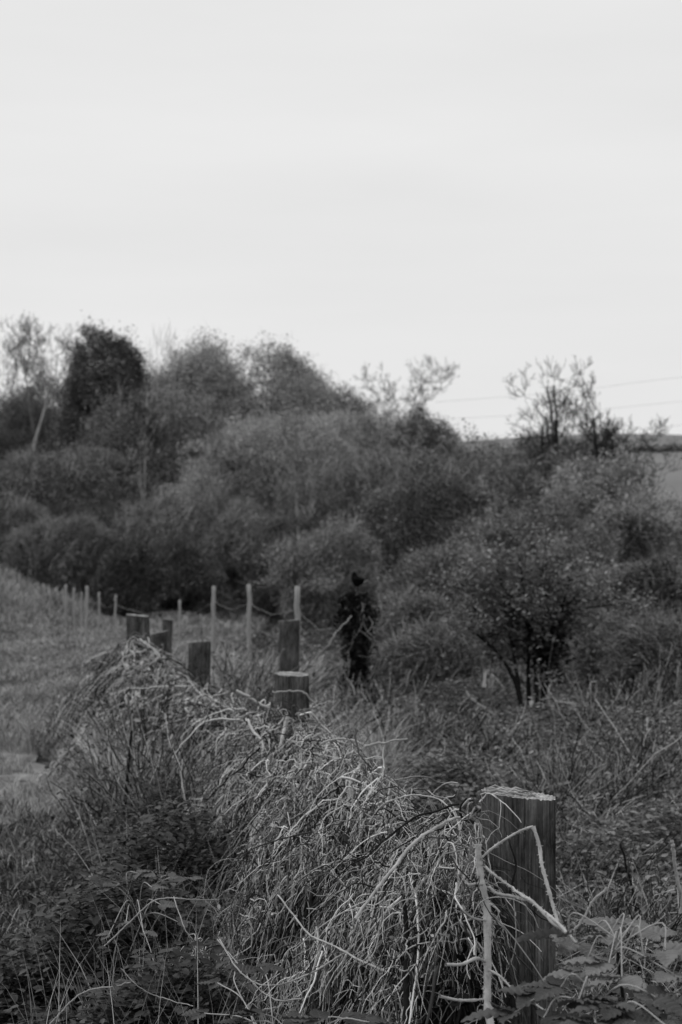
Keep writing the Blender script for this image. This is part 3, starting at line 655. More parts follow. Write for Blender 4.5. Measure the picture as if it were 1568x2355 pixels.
tag(A.build('curled_dry_leaves', M['straw'], smooth=False), 'curled dry leaves caught in the hanging vine tangle', 'dry leaves', kind='stuff')

# ------------------------------------------------------------------ single canes that stand out
def cane(label, pts, r0, r1, m, sides=8, thorns=0, seed=0, jit=0., stubs=(), k=50, name='bramble_cane'):
    r = rs(seed+500); A = Acc(); p = px_tube(A, pts, r0, r1, sides, k, jit, seed)
    if thorns:
        i = r.randint(1, k-1, thorns); t = np.linspace(0, 1, 3); dr = r.normal(size=(thorns, 3)); dr /= np.linalg.norm(dr, axis=1, keepdims=True)
        rad = (r0+(r1-r0)*i/k); st = p[i]+dr*rad[:, None]*.7
        tw = st[:, None]+dr[:, None]*t[None, :, None]*(.003+rad*.55)[:, None, None]
        tubes(A, tw, np.array([.0011, .0007, .0002])[None]*(1+rad[:, None]*60), 4)
    org = p[0].copy()
    o = A.build(name, M[m], origin=org); tag(o, label, 'cane')
    for sp, s0, s1, sm in stubs:
        B = Acc(); q = px_tube(B, sp, s0, s1, 6, 20, jit, seed+7)
        nth = 10; i = r.randint(1, 19, nth); dr = r.normal(size=(nth, 3)); dr /= np.linalg.norm(dr, axis=1, keepdims=True)
        tubes(B, q[i][:, None]+dr[:, None]*np.linspace(0, 1, 3)[None, :, None]*.006, np.array([.0009, .0006, .0002])[None], 4)
        b = B.build('side_shoot', M[sm], origin=org); b.location = (0, 0, 0); b.parent = o
    return o
cane('thick pale upright bramble cane with short side stubs standing before the near post',
     [(1099, 1942, 3.2), (1101, 1985, 3.2), (1108, 2030, 3.19), (1118, 2085, 3.18), (1121, 2150, 3.17), (1121, 2240, 3.15), (1121, 2310, 3.13), (1130, 2370, 3.1), (1140, 2450, 3.08)], .0068, .0088, 'cane_pale', 12, 170, 1,
     stubs=[([(1119, 2212, 3.16), (1095, 2204, 3.12), (1062, 2217, 3.08), (1025, 2218, 3.05)], .0032, .0036, 'cane_pale'),
            ([(1121, 2296, 3.14), (1085, 2300, 3.12), (1050, 2299, 3.08), (1012, 2291, 3.05)], .0024, .0034, 'cane_pale'),
            ([(1112, 2034, 3.19), (1095, 2033, 3.16), (1072, 2036, 3.12)], .0030, .0036, 'cane_mid'),
            ([(1118, 2117, 3.17), (1085, 2110, 3.14), (1060, 2092, 3.1)], .0022, .0022, 'cane_mid')])
cane('thorny cane rising from the upright cane to a sharp bend before the near post', [(1104, 1975, 3.2), (1130, 1952, 3.19), (1165, 1928, 3.18), (1198, 1910, 3.17), (1226, 1900, 3.16)], .0026, .0026, 'cane_pale', 7, 40, 2)
cane('thorny cane falling from the sharp bend down the face of the near post', [(1226, 1900, 3.16), (1240, 1945, 3.15), (1246, 1990, 3.13), (1262, 2048, 3.11), (1272, 2085, 3.1), (1284, 2125, 3.08)], .0040, .0036, 'cane_pale', 8, 60, 3)
cane('knobbly pale cane slanting down across the near post towards the right leaves', [(1116, 1992, 3.2), (1148, 2018, 3.17), (1180, 2042, 3.15), (1214, 2068, 3.1), (1248, 2094, 3.06), (1290, 2132, 3.0), (1330, 2172, 2.97)], .0026, .0034, 'cane_pale', 8, 90, 4, .0008)
cane('second pale cane slanting across the near post just below the knobbly one', [(1124, 2042, 3.2), (1146, 2056, 3.17), (1185, 2066, 3.15), (1220, 2076, 3.1), (1255, 2110, 3.05), (1300, 2150, 3.0)], .0030, .0040, 'cane_mid', 7, 60, 5, .0006)
cane('thin arching stem looping over the slanting canes on the near post', [(1085, 2110, 3.1), (1105, 2075, 3.1), (1140, 2063, 3.1), (1185, 2070, 3.1), (1220, 2095, 3.1), (1240, 2140, 3.1)], .0012, .0010, 'cane_mid', 5, 0, 6)
cane('thin bowed stem hanging down the left side of the near post', [(1126, 2080, 3.2), (1134, 2140, 3.2), (1148, 2200, 3.2), (1154, 2260, 3.2), (1152, 2330, 3.2)], .0014, .0018, 'cane_mid', 5, 20, 7)
cane('thin stem hanging straight down the middle of the near post', [(1180, 2060, 3.2), (1184, 2110, 3.2), (1186, 2160, 3.2), (1176, 2210, 3.2), (1160, 2240, 3.2)], .0013, .0011, 'cane_mid', 5, 10, 8)
cane('dark thin stem crossing the middle of the near post', [(1160, 1900, 3.25), (1172, 1940, 3.2), (1186, 1985, 3.2), (1180, 2020, 3.2), (1170, 2060, 3.2)], .0012, .0026, 'cane_dark', 6, 0, 9)
cane('thorny stem branching low from the upright cane towards the bottom leaves', [(1124, 2230, 3.14), (1150, 2245, 3.1), (1180, 2275, 3.05), (1225, 2305, 3.0), (1262, 2330, 2.95)], .0026, .0016, 'cane_mid', 6, 50, 10)
cane('dark bare upright stem left of the near post inside the tangle', [(974, 1950, 3.4), (990, 2010, 3.4), (1010, 2060, 3.38), (1026, 2120, 3.36), (1036, 2180, 3.35), (1046, 2250, 3.32), (1060, 2390, 3.3)], .0030, .0062, 'cane_dark', 8, 10, 11)
cane('thick dark upright stem at the bottom centre of the tangle', [(926, 2055, 3.3), (932, 2100, 3.3), (936, 2180, 3.28), (934, 2260, 3.25), (936, 2400, 3.2)], .0040, .0085, 'cane_dark', 8, 10, 12)
cane('short dark twig sticking up beside the top of the near post', [(1090, 1892, 3.4), (1070, 1885, 3.4), (1060, 1875, 3.4), (1059, 1855, 3.4), (1072, 1836, 3.4)], .0042, .0018, 'cane_dark', 7, 6, 13)
cane('long pale arching cane sweeping down left from the near post', [(1106, 1900, 3.42), (1060, 1882, 3.42), (1030, 1890, 3.38), (990, 1918, 3.36), (940, 1960, 3.34), (900, 2010, 3.3), (860, 2060, 3.28), (822, 2108, 3.25)], .0030, .0036, 'cane_pale', 8, 30, 14, .0008)
cane('high pale arching stem looping over the tangle left of the near post', [(850, 1890, 3.7), (880, 1850, 3.65), (930, 1828, 3.6), (980, 1826, 3.58), (1020, 1842, 3.55), (1045, 1875, 3.5), (1060, 1920, 3.45)], .0020, .0016, 'cane_pale', 6, 10, 15, .0005)
cane('second pale arching stem just inside the high loop', [(985, 1818, 3.62), (1000, 1830, 3.6), (1030, 1838, 3.58), (1045, 1862, 3.55), (1058, 1900, 3.5)], .0014, .0012, 'cane_mid', 6, 0, 16)
cane('long thin pale stem curving through the lower middle of the tangle', [(638, 2058, 3.6), (672, 2100, 3.55), (712, 2150, 3.5), (770, 2180, 3.45), (830, 2215, 3.4), (900, 2245, 3.35)], .0017, .0026, 'cane_pale', 7, 20, 17, .0004)
cane('sagging pale stem looping along the bottom left of the tangle', [(505, 2160, 3.7), (540, 2225, 3.6), (580, 2258, 3.55), (640, 2262, 3.5), (720, 2230, 3.45), (780, 2195, 3.4)], .0017, .0021, 'cane_mid', 6, 10, 18, .0006)
cane('thin pale stem slanting down from left into the bottom leaves', [(500, 2160, 3.9), (545, 2215, 3.8), (590, 2270, 3.6), (640, 2300, 3.5), (700, 2300, 3.4)], .0014, .0018, 'cane_mid', 6, 10, 19, .0006)
cane('dark forked branch reaching right out of the tangle behind it', [(800, 1735, 5.2), (830, 1722, 5.2), (860, 1712, 5.2), (900, 1703, 5.2), (935, 1702, 5.2)], .0055, .0030, 'cane_mid', 7, 10, 20, .001)
cane('pale cane arching right and dropping behind the near tangle', [(735, 1712, 5.4), (775, 1700, 5.4), (815, 1705, 5.35), (842, 1725, 5.3), (848, 1760, 5.3), (848, 1800, 5.3)], .0036, .0040, 'cane_mid', 7, 10, 21, .001)
cane('straight pale stick slanting into the vines left of the second post', [(543, 1588, 7.2), (570, 1602, 7.2), (600, 1620, 7.2), (620, 1628, 7.2)], .0075, .0050, 'cane_pale', 8, 0, 22)
cane('thick broken pale stick upright below the second post', [(662, 1648, 6.7), (655, 1672, 6.7), (648, 1700, 6.65), (640, 1735, 6.6)], .0095, .0060, 'cane_pale', 8, 0, 23)
cane('pale vine stem looping around the front of the second post', [(625, 1590, 7.2), (660, 1588, 7.2), (695, 1592, 7.2), (715, 1605, 7.2), (735, 1625, 7.2), (760, 1625, 7.2)], .0042, .0030, 'cane_mid', 6, 0, 24, .002)
cane('lower pale vine stem slung across the second post', [(660, 1650, 7.15), (690, 1642, 7.15), (715, 1632, 7.15), (745, 1618, 7.2), (775, 1612, 7.2)], .0036, .0030, 'cane_mid', 6, 0, 25, .002)
cane('thick pale stem running down right from the far left post', [(322, 1470, 11.2), (350, 1495, 11.0), (380, 1525, 10.8), (402, 1550, 10.6), (425, 1580, 10.3)], .007, .006, 'cane_mid', 7, 0, 26, .002)
cane('thick pale stem sagging between the left posts and the second post', [(430, 1565, 10), (460, 1600, 9.4), (490, 1628, 8.8), (530, 1636, 8.3), (560, 1650, 8)], .006, .005, 'cane_mid', 7, 0, 27, .003)
cane('bent pale stem zigzagging down below the left vines', [(570, 1655, 6.8), (585, 1685, 6.7), (603, 1708, 6.6), (600, 1745, 6.5), (590, 1790, 6.4)], .0055, .0040, 'cane_pale', 7, 0, 28, .001)
cane('dark straight stem standing in grass at the left of the vines', [(303, 1680, 7.5), (298, 1730, 7.5), (294, 1780, 7.5), (288, 1850, 7.5)], .006, .009, 'cane_dark', 7, 0, 29)
cane('long thin pale stem rising over the dark brambles at lower left', [(240, 2175, 4.2), (290, 2135, 4.2), (345, 2080, 4.2), (385, 2062, 4.2), (440, 2066, 4.2), (508, 2068, 4.3)], .0022, .0016, 'cane_mid', 6, 10, 30, .0006)
cane('thin pale stem dropping right from the crest of the lower left stem', [(400, 2062, 4.2), (425, 2130, 4.1), (445, 2170, 4.1), (465, 2210, 4.0)], .0016, .0012, 'cane_mid', 6, 0, 31, .0006)
cane('pale stem crossing low over the grass at the bottom left corner', [(115, 2355, 3.9), (160, 2310, 3.9), (205, 2280, 3.9), (270, 2268, 3.9), (300, 2262, 3.9)], .0022, .0016, 'cane_mid', 6, 10, 32, .0006)
cane('thin stem slanting right above the bottom left grass', [(278, 2225, 3.8), (320, 2265, 3.8), (380, 2295, 3.8), (450, 2310, 3.7)], .0014, .0011, 'cane_mid', 6, 0, 33, .0006)
cane('pale straight cane standing at the right picture edge behind the leaves', [(1544, 1930, 5.2), (1552, 1970, 5.2), (1566, 2050, 5.2), (1585, 2160, 5.2)], .006, .007, 'cane_mid', 7, 0, 34, .001)
cane('pale dead branch lying slantwise right of the many-stemmed tree', [(1280, 1612, 12), (1315, 1618, 12), (1345, 1632, 12), (1392, 1650, 12)], .014, .012, 'cane_mid', 7, 0, 35, .003, name='fallen_branch')
cane('pale fallen branch slanting left of the many-stemmed tree', [(1070, 1590, 12), (1095, 1610, 12), (1125, 1632, 12), (1150, 1655, 12)], .012, .010, 'cane_mid', 7, 0, 36, .003, name='fallen_branch')
cane('thin pale fallen branch slanting in the grass right of the ivy post', [(935, 1625, 12), (960, 1645, 12), (985, 1665, 12)], .012, .008, 'cane_mid', 7, 0, 37, .003, name='fallen_branch')
cane('pale stem leaning up to the ivy from the grass beside the nearest stake', [(700, 1545, 14.5), (730, 1510, 14.5), (765, 1470, 14.6), (800, 1430, 15)], 0.005, .004, 'cane_mid', 7, 0, 38, .003)
cane('dark leaning stalk in the rough grass right of the near post', [(1425, 1940, 5.6), (1440, 1990, 5.6), (1460, 2060, 5.6), (1468, 2140, 5.6)], .004, .005, 'cane_dark', 7, 0, 39, .001)
cane('pale leaning stalk rising behind the large bramble leaves', [(1395, 2040, 5), (1365, 2070, 5), (1335, 2110, 5), (1300, 2150, 5)], .0045, .004, 'cane_mid', 7, 0, 40, .001)

THK = [(1300, 8.0, .7, .9, .42), (1480, 8.5, .7, .9, .45), (1080, 10.0, .5, .8, .3), (1420, 10.8, .6, .8, .45), (1520, 11.0, .8, .8, .5), (930, 10.5, .6, .8, .38), (1450, 5.2, .45, .5, .36), (1030, 6.8, .5, .7, .34), (880, 13.0, .8, .8, .4), (1250, 6.3, .45, .6, .3)]
def tussock(label, px, d, w, dep, h, seed):
    r = rs(900+seed); x0 = (px-CX)/F*d; n = 600; t = np.linspace(0, 1, 9)
    x = x0+r.normal(size=n)*w*.4; y = d+r.normal(size=n)*dep*.4; e = np.exp(-((x-x0)/w)**2-((y-d)/dep)**2); org = np.array([x0, d, float(ground_z(x0, d))])
    st = np.stack([x, y, ground_z(x, y)], 1)-org; a = r.uniform(0, 6.28, n); L_ = h*r.uniform(.7, 1.5, n)*e
    k = r.uniform(.2, .9, n); dp = r.uniform(-.1, .8, n)
    p = st[:, None]+np.stack([(np.cos(a)*k*L_)[:, None]*t**1.3+.25*L_[:, None]*t, (np.sin(a)*k*L_)[:, None]*t**1.3, L_[:, None]*(1.15*t-dp[:, None]*t**2.2)], -1)+np.cumsum(r.normal(size=(n, 9, 3)), 1)*.011
    root = thing('dead_weed_clump', label, 'weeds', org)
    A = Acc(); tubes(A, p, (.0012+.00022*d)*r.uniform(.5, 1.7, (n, 1))*np.linspace(1, .5, 9)[None], 3); A.build('dead_stalks', M['weed'], root, ); root.children[-1]['kind'] = 'stuff'
    q = p[r.randint(0, n, 1500), r.randint(3, 9, 1500)]+r.normal(size=(1500, 3))*.02
    B = Acc(); leaves(B, q, (.015+.0022*d)*r.uniform(.5, 1.3, 1500), r, .3); B.build('foliage', M['leaf_pale'], root, smooth=False)
for i, (a_, lab) in enumerate(zip(THK, ['clump of arching dead weeds behind the near post on its right', 'clump of arching dead weeds at the right picture edge in the rough grass', 'clump of dead weeds before the bush left of the many-stemmed tree', 'clump of dead weeds in front of the many-stemmed tree on its right', 'clump of dead weeds at the right edge below the dark low shrub', 'clump of dead weeds right of the second post towards the ivy', 'clump of dead weeds just above the large quilted bramble leaves', 'clump of dead weeds directly behind the crest of the near vines', 'clump of dead weeds at the foot of the ivy-covered post', 'small clump of dead weeds just right of the near post top'])):
    tussock(lab, *a_, i)
LWK = [(310, 9.0, .30, 1.2, .50), (360, 7.5, .45, .9, .52), (270, 8.0, .3, .8, .3), (390, 10.5, .5, 1.0, .5), (520, 11.5, .6, 1.0, .55), (600, 9.5, .4, .7, .48), (560, 13.0, .8, 1.0, .5), (460, 6.6, .35, .5, .5), (750, 10.5, .4, .8, .4)]
for i, (a_, lab) in enumerate(zip(LWK, ['tall clump of dead stems left of the vine-covered far posts', 'clump of dead stems beside the dark straight stem', 'outermost clump of dead weeds on the grass left of the fence', 'clump of dead stems around the foot of the bright-topped post', 'clump of dead stems between the bright-topped post and the narrow post', 'clump of dead stems just left of the second post', 'clump of dead stems in front of the left tall stake', 'clump of dead stems above the dark left thicket', 'clump of dead stems behind the second post on its right'])):
    tussock(lab, *a_, 40+i)
def scrap():
    c = P(1120, 1540, 12.2); A = Acc(); u = np.linspace(0, 1, 10); pts = []
    p = smooth_poly([[.012, 0, -.012], [.004, 0, .006], [-.012, 0, -.005], [-.016, .004, -.05], [-.022, .002, -.10], [-.024, 0, -.135]], 24)
    for y in np.linspace(-.5, .5, 7): pts.append(p+np.stack([y*.028*np.ones(24)+.004*np.sin(y*9+np.arange(24)*.4), .006*np.cos(y*7+np.arange(24)*.3), 0*np.ones(24)], 1))
    v = np.array(pts); i = np.arange(6)[:, None]*24+np.arange(23)[None]; q = np.stack([i, i+1, i+25, i+24], -1).reshape(-1, 4)
    A.add(v, q); A.add(v+np.array([0, .0015, 0]), q[:, ::-1]); o = A.build('torn_strip', M['scrap'], origin=None); o.location = c
    tag(o, 'small pale torn strip hanging from a twig left of the many-stemmed tree', 'litter')
    B = Acc(); px_tube(B, [(1150, 1560, 12.4), (1130, 1545, 12.25), (1121, 1538, 12.2), (1110, 1546, 12.2)], .004, .003, 6, 14); tag(B.build('bent_twig', M['twig_dark']), 'bent dark twig the pale torn strip hangs on', 'twig')
scrap()

# ------------------------------------------------------------------ bramble leaves
def leaflet(nl=25, nw=11, droop=.25, fold=.22, seed=0):
    r = rs(seed); u = np.linspace(0, 1, nl); v = np.linspace(-1, 1, nw); U, V = np.meshgrid(u, v, indexing='ij')
    wdt = .36*np.sin(np.pi*np.clip(U, 0, 1)**.72)**.75*(1-.25*U)+.004
    ser = 1+.055*(np.abs(V) > .95)*np.where((np.arange(nl) % 2)[:, None] == 0, 1, -1)
    X = U+.03*np.abs(V)*np.sin(np.pi*U); Y = V*wdt*ser
    Z = fold*np.abs(Y)*1.0-droop*U**2+.042*np.sin(U*38-np.abs(V)*6)*np.sin(np.pi*U)*(np.abs(V) > .05)+.03*r.normal()*V
    vt = np.stack([X, Y, Z], -1).reshape(-1, 3); i = np.arange(nl-1)[:, None]*nw+np.arange(nw-1)[None]
    return vt, np.stack([i, i+1, i+nw+1, i+nw], -1).reshape(-1, 4)
LFT = [leaflet(seed=s, droop=d_, fold=f_) for s, (d_, f_) in enumerate([(.04, .12), (.12, .18), (.18, .08), (.0, .2), (.10, .05)])]
def compound(acc, cen, yaw, pitch, roll, size, nleaf, r):
    from mathutils import Euler
    Mx = np.array(Euler((roll, pitch, yaw)).to_matrix())
    angs = {1: [0], 3: [-1.15, 0, 1.15], 5: [-1.9, -.95, 0, .95, 1.9]}[nleaf]
    for a in angs:
        V, Q = LFT[r.randint(len(LFT))]; s = size*(1 if a == 0 else (.88 if abs(a) < 1.5 else .65))*r.uniform(.9, 1.1)
        a2 = a+r.normal()*.08; c, s_ = math.cos(a2), math.sin(a2); tw = r.normal()*.12
        v = V.copy(); y = v[:, 1]*math.cos(tw)-v[:, 2]*math.sin(tw); z = v[:, 1]*math.sin(tw)+v[:, 2]*math.cos(tw)
        v = np.stack([v[:, 0]*c-y*s_, v[:, 0]*s_+y*c, z], 1)*s
        v[:, 0] += (.12 if a == 0 else .02)*size; acc.add(v@Mx.T+cen, Q)
def bramble_plant(label, base, leafspec, mat_l, seed, stem_from, group=None):
    """leafspec: (px,py,d,yaw deg,pitch deg,size m,nleaflets)"""
    r = rs(seed); org = np.array(base); root = thing('bramble_plant', label, 'bramble', org, group)
    for (px, py, d, yaw, pit, size, nl) in leafspec:
        A = Acc(); c = P(px, py, d)-org; compound(A, c, math.radians(yaw), math.radians(pit*.35-3), math.radians(r.normal()*7), size, nl, r)
        o = A.build('leaf', M[mat_l], root); 
        B = Acc(); s = P(*stem_from)-org; mid = (c+s)/2+np.array([0, 0, .04])+r.normal(size=3)*.02
        tubes(B, smooth_poly([s+r.normal(size=3)*.02, mid, c], 12), .0014, 5); B.build('leaf_stalk', M['cane_mid'], root)
    A = Acc(); s = P(*stem_from)-org; tubes(A, smooth_poly([[0, 0, 0], s*.5+[.03, 0, .05], s], 16), np.linspace(.006, .003, 16), 7); A.build('stem', M['cane_dark'], root)
r = rs(77)
def gp(px, d): c = P(px, 2000, d); return (c[0], d, float(ground_z(c[0], d)))
big = [(1305, 2150, 2.95, 185, 5, .085, 3), (1370, 2128, 3.0, 20, 2, .070, 3), (1440, 2128, 2.95, -15, 8, .075, 5), (1400, 2150, 2.9, 200, 10, .065, 3),
       (1470, 2145, 2.85, 10, 12, .06, 3), (1400, 2215, 2.8, 170, 4, .085, 3), (1480, 2200, 2.78, 0, 12, .085, 5), (1530, 2185, 2.75, -30, 20, .075, 3),
       (1340, 2235, 2.85, 190, 15, .07, 3), (1430, 2250, 2.7, 210, 15, .08, 3), (1550, 2240, 2.7, -60, 10, .08, 3), (1330, 2170, 3.02, 230, 10, .06, 3)]
bramble_plant('bramble with large quilted leaves spreading right of the near post', gp(1430, 2.85), big, 'bramble', 1, (1420, 2190, 2.85))
low = [(1240, 2285, 2.8, 170, 10, .075, 3), (1290, 2270, 2.75, 160, 0, .07, 3), (1180, 2330, 2.8, 185, 5, .08, 3), (1250, 2340, 2.7, 0, 5, .07, 3), (1330, 2300, 2.65, 20, 18, .08, 5),
       (1420, 2310, 2.6, 190, 12, .08, 5), (1500, 2300, 2.6, 10, 15, .08, 5), (1555, 2320, 2.6, -20, 10, .08, 3), (1460, 2350, 2.55, 100, 10, .08, 5), (1370, 2355, 2.55, 200, 8, .07, 3), (1540, 2365, 2.5, 0, 10, .07, 5)]
bramble_plant('low bramble with darker leaves filling the bottom right corner', gp(1350, 2.7), low, 'bramble_dark', 2, (1360, 2345, 2.7))
cl_ = [(540, 2235, 3.6, 10, 5, .055, 3), (600, 2225, 3.5, -10, 10, .05, 3), (500, 2260, 3.6, 190, 8, .05, 3), (590, 2330, 3.3, 180, 5, .06, 5), (660, 2345, 3.2, 0, 8, .06, 3), (560, 2350, 3.3, 200, 5, .05, 3),
       (740, 2345, 3.1, 170, 5, .065, 3), (800, 2340, 3.1, 10, 5, .07, 3), (850, 2350, 3.0, 0, 15, .06, 3), (470, 2330, 3.5, 180, 10, .05, 3)]
bramble_plant('small bramble with a few leaves at the bottom centre under the vines', gp(650, 3.5), cl_, 'bramble_dark', 3, (650, 2420, 3.3))
bl = [(320, 2008, 4.6, 10, -8, .065, 5), (270, 2032, 4.6, 190, 2, .06, 3), (350, 2040, 4.5, -10, 5, .06, 3), (240, 2050, 4.6, 170, 10, .055, 3), (390, 2018, 4.7, 0, 3, .055, 3), (370, 2080, 4.4, 0, 12, .06, 3),
      (290, 2120, 4.3, 200, 8, .06, 3), (330, 2145, 4.2, -20, 10, .055, 3), (410, 2120, 4.4, 20, 10, .055, 3), (440, 2020, 4.8, 10, 5, .05, 3), (200, 2075, 4.7, 180, 10, .05, 3), (250, 2150, 4.3, 180, 5, .05, 3)]
bl = [q[:5]+(q[5]*(1 if i == 0 else .72), q[6]) for i, q in enumerate(bl)]
bramble_plant('bramble with one bright leaf cluster in the dark thicket at lower left', gp(320, 4.6), bl, 'bramble_mid', 4, (320, 2100, 4.6))
# thickets of small-leaved bramble in the left foreground
def thicket(label, px, d, w, dep, h, n, seed, mt='bramble_dark', sz=(.018, .042)):
    r = rs(seed); c = gp(px, d); root = thing('bramble_thicket', label, 'bramble', c)
    n = int(n*2.2); m = n//9; cc = np.stack([r.normal(size=m)*w*.5, r.normal(size=m)*dep*.5, np.zeros(m)], 1); e = np.exp(-(cc[:, 0]/w)**2-(cc[:, 1]/dep)**2)
    cc[:, 2] = h*e*r.uniform(.25, 1.05, m)
    A = Acc(); k = r.randint(0, m, n); p = cc[k]+r.normal(size=(n, 3))*np.array([.04, .04, .015])
    leaves(A, p, r.uniform(sz[0], sz[1], n), r, 1.0); A.build('foliage', M[mt], root, smooth=True)
    B = Acc(); ns = 260; t = np.linspace(0, 1, 12); s0 = np.stack([r.normal(size=ns)*w*.35, r.normal(size=ns)*dep*.35, np.zeros(ns)], 1)
    dr = np.stack([r.normal(size=ns)*w*.5, r.normal(size=ns)*dep*.5, r.uniform(.3, .8, ns)*h*1.2], 1)
    tw = s0[:, None]+dr[:, None]*t[None, :, None]; tw[:, :, 2] -= (t**2)[None]*r.uniform(.3, .8, (ns, 1))*h; tw += np.cumsum(r.normal(size=tw.shape), 1)*.006
    tubes(B, tw, r.uniform(.0012, .003, (ns, 1))*np.ones((1, 12)), 4); B.build('stems', M['vine_dark'], root)
thicket('dark small-leaved bramble thicket against the left foot of the vines', 400, 5.6, .40, .6, .62, 5200, 1)
thicket('dark bramble thicket at lower left with stems across it', 300, 4.7, .42, .45, .50, 4200, 2)
thicket('low bramble patch along the left picture edge near the bottom', 90, 4.7, .45, .4, .28, 2600, 3)
thicket('dark bramble thicket at the bottom left below the vines', 420, 4.0, .30, .35, .42, 2600, 4)
thicket('bramble patch higher up beside the dark straight stem', 400, 7.0, .5, .7, .45, 4200, 5)
thicket('dense low bramble in the bottom left corner among grass', 180, 4.0, .40, .3, .26, 2600, 9)
thicket('bramble thicket between the corner grass and the vines', 330, 3.9, .32, .3, .36, 2600, 10)
thicket('small-leaved bramble behind the large leaves at the right edge', 1480, 3.6, .35, .4, .50, 3200, 6, sz=(.025, .05))
thicket('bramble patch in rough grass right of the near post', 1400, 6.5, .5, .8, .35, 3600, 7, 'leaf_pale', (.02, .04))
for px, d, w, dep, h, q, lab in [(1290, 11.4, .8, .8, .45, 21, 'low dark bramble scrub at the foot of the many-stemmed tree on its right'), (1500, 9.8, .8, .8, .5, 22, 'low bramble scrub at the right picture edge below the dark low shrub'),
        (1080, 12.8, .7, .8, .5, 23, 'low bramble scrub left of the many-stemmed tree base'), (930, 11.8, .6, .7, .42, 24, 'low bramble scrub in front of the ivy post on its right'), (1330, 8.6, .6, .7, .36, 25, 'low bramble scrub behind the near post on its right'), (1540, 6.9, .5, .6, .36, 26, 'low bramble scrub at the right picture edge level with the near post')]:
    thicket(lab, px, d, w, dep, h, 3000, q, 'leaf_mid', (.02, .045))
thicket('bramble patch in rough grass between vines and the many-stemmed tree', 1050, 8.5, .7, 1.0, .4, 4200, 8, 'leaf_pale', (.025, .045))

# ------------------------------------------------------------------ grass
def blades(A, r, x, y, h, w, lean, curl):
    n = len(x); K = 5; t = np.linspace(0, 1, K); z = ground_z(x, y)
    a = r.uniform(0, 2*np.pi, n); L_ = lean*r.uniform(.2, 1.3, n)*h
    p = np.stack([x, y, z], 1)[:, None]+np.stack([(np.cos(a)*L_)[:, None]*t**1.7, (np.sin(a)*L_)[:, None]*t**1.7, h[:, None]*(t-curl*t**3)], -1)
    s = np.stack([-np.sin(a+r.normal(size=n)*.6), np.cos(a), np.zeros(n)], 1)
    ribbons(A, p, w[:, None]*np.array([.8, 1, .85, .5, .08])[None], s)
def frustum(r, n, d0, d1, pxa, pxb, pw=1.):
    d = d0*(d1/d0)**(r.uniform(size=n)**pw); px = r.uniform(pxa, pxb, n); return (px-CX)/F*d, d
def on_path(x, y): return np.abs(x-path_x(y)) < .46+.06*np.sin(y*3)
def fence_x(y): return np.interp(y, RGS[:, 1], RGS[:, 0])
r = rs(200)
A = Acc(); x, y = frustum(r, 150000, 3.6, 62, -350, 700)
k = (x < fence_x(np.clip(y, 3.2, 12.4))-.25*(y < 12.4)) & ~(on_path(x, y) & (y < 26) & (r.uniform(size=len(x)) < .45+.54*(np.sin(x*3+y*2.3)*np.sin(y*3.7-x*2) > -.1))); x, y = x[k], y[k]
cl = .5+.5*np.sin(x*2.3+1.3*np.sin(y*.9))*np.sin(y*1.1+x*.7); h = (.07+.13*cl)*r.uniform(.5, 1.4, len(x))*(1+y*.012)
h *= (.62+.7*sstep(28, 40, y))*(1+1.0*np.exp(-np.abs(x-fence_x(np.clip(y, 3.2, 12.4))+.7)/.4)*(y < 14))
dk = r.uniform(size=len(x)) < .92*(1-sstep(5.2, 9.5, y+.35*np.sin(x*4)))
x2, y2, h2 = x[dk], y[dk], h[dk]; x, y, h = x[~dk], y[~dk], h[~dk]
blades(A, r, x, y, h, (.003+.00048*y)*r.uniform(.6, 1.5, len(x)), .8, .25)
tag(A.build('field_grass', M['grass'], smooth=False), 'tussocky grass of the open field on the left', 'grass', kind='stuff')
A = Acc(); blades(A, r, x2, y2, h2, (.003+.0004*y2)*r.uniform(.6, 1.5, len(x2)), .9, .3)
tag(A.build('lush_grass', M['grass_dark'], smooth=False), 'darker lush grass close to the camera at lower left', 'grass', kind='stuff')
A = Acc(); x, y = frustum(r, 150000, 3.2, 40, 550, 1950)
k = (x > fence_x(np.clip(y, 3.2, 12.4))+.1); x, y = x[k], y[k]
cl = (.5+.5*np.sin(x*3.1+2*np.sin(y*1.3))*np.sin(y*2.1-x*.9)); k = r.uniform(size=len(x)) < .25+.9*cl; x, y, cl = x[k], y[k], cl[k]; h = (.09+.26*cl**1.5)*r.uniform(.4, 1.4, len(x))*(1-.6*np.exp(-((x-.125*y)/.6)**2)*(y > 9)*(y < 13))
blades(A, r, x, y, h, (.003+.0005*y)*r.uniform(.6, 1.6, len(x)), 1.7, .5)
tag(A.build('rough_grass', M['grass_rough'], smooth=False), 'long matted rough grass on the right of the posts', 'grass', kind='stuff')
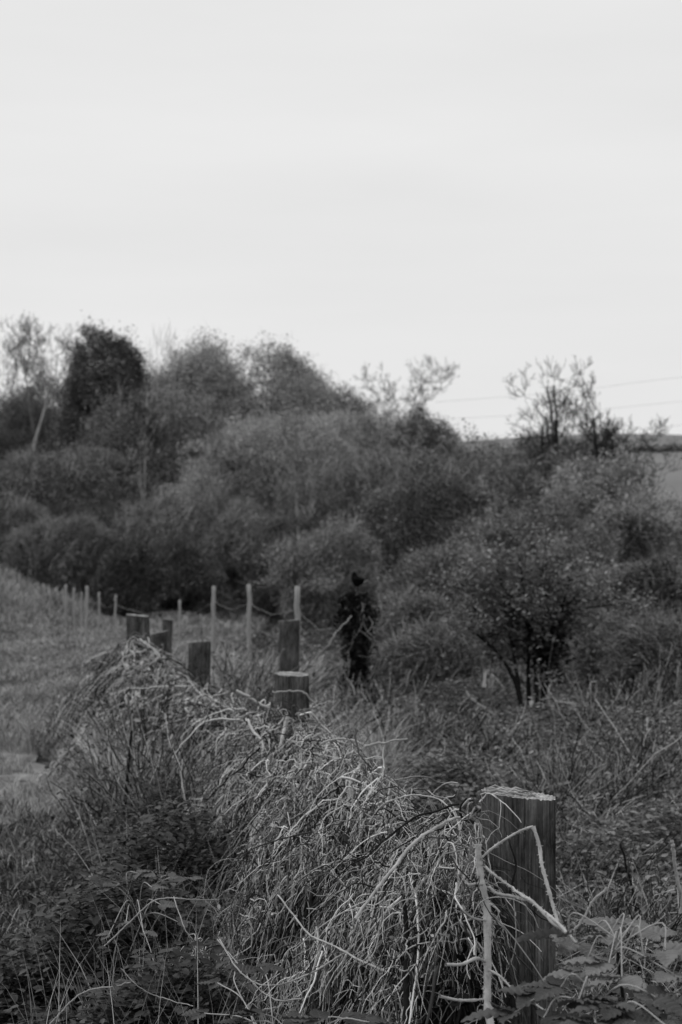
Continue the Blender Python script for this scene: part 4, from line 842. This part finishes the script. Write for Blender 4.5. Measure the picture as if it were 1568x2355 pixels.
# long pale stems standing in the fence line and at the bottom left
A = Acc(); x, y = frustum(r, 5200, 3.6, 16, 60, 900)
k = ((np.abs(x-fence_x(np.clip(y, 3.2, 12.4))+.55) < .65) ) & (x/y > -.155) | ((y < 4.4) & (x/y < -.12) & (x/y > -.2) & (r.uniform(size=len(x)) < .35)); x, y = x[k], y[k]
blades(A, r, x, y, r.uniform(.2, .62, len(x)), (.0018+.00035*y)*r.uniform(.7, 1.3, len(x)), .45, .12)
x, y = frustum(r, 5000, 4.5, 20, 700, 1700); k = x > fence_x(np.clip(y, 3.2, 12.4))+.3; x, y = x[k], y[k]
blades(A, r, x, y, r.uniform(.25, .6, len(x)), (.002+.0004*y)*r.uniform(.7, 1.3, len(x)), 1.0, .5)
tag(A.build('dry_grass_stems', M['straw'], smooth=False), 'scattered dry pale grass stems beside the fence', 'dry grass', kind='stuff')
A = Acc(); x, y = frustum(r, 26000, 7.5, 18, 230, 900); k = np.abs(x-fence_x(np.clip(y, 3.2, 12.4))-.35) < 1.1; x, y = x[k], y[k]
blades(A, r, x, y, r.uniform(.2, .72, len(x)), (.002+.00045*y)*r.uniform(.6, 1.5, len(x)), .6, .3)
tag(A.build('tall_weeds', M['straw'], smooth=False), 'tall faded weeds standing between the timber posts', 'weeds', kind='stuff')
# low leafy ground cover
A = Acc(); x, y = frustum(r, 130000, 3.6, 30, -300, 1900)
k = ~(on_path(x, y)) & ((.5+.5*np.sin(x*1.9+y*.8)*np.sin(y*1.7-x)) > r.uniform(0, .9, len(x))); x, y = x[k], y[k]
hm = .5+.5*np.sin(x*2.7+2*np.sin(y*.9+1))*np.sin(y*1.6+x*.8)
z = ground_z(x, y)+r.uniform(0, 1, len(x))**.6*(.06+.34*hm**1.3)*np.where(x > fence_x(np.clip(y, 3.2, 12.4)), 1, .22)
leaves(A, np.stack([x, y, z], 1), (.014+.0019*y)*r.uniform(.5, 1.4, len(x)), r, .5)
tag(A.build('ground_cover', M['leaf_pale'], smooth=False), 'small leafy weeds growing low among the grass', 'weeds', kind='stuff')
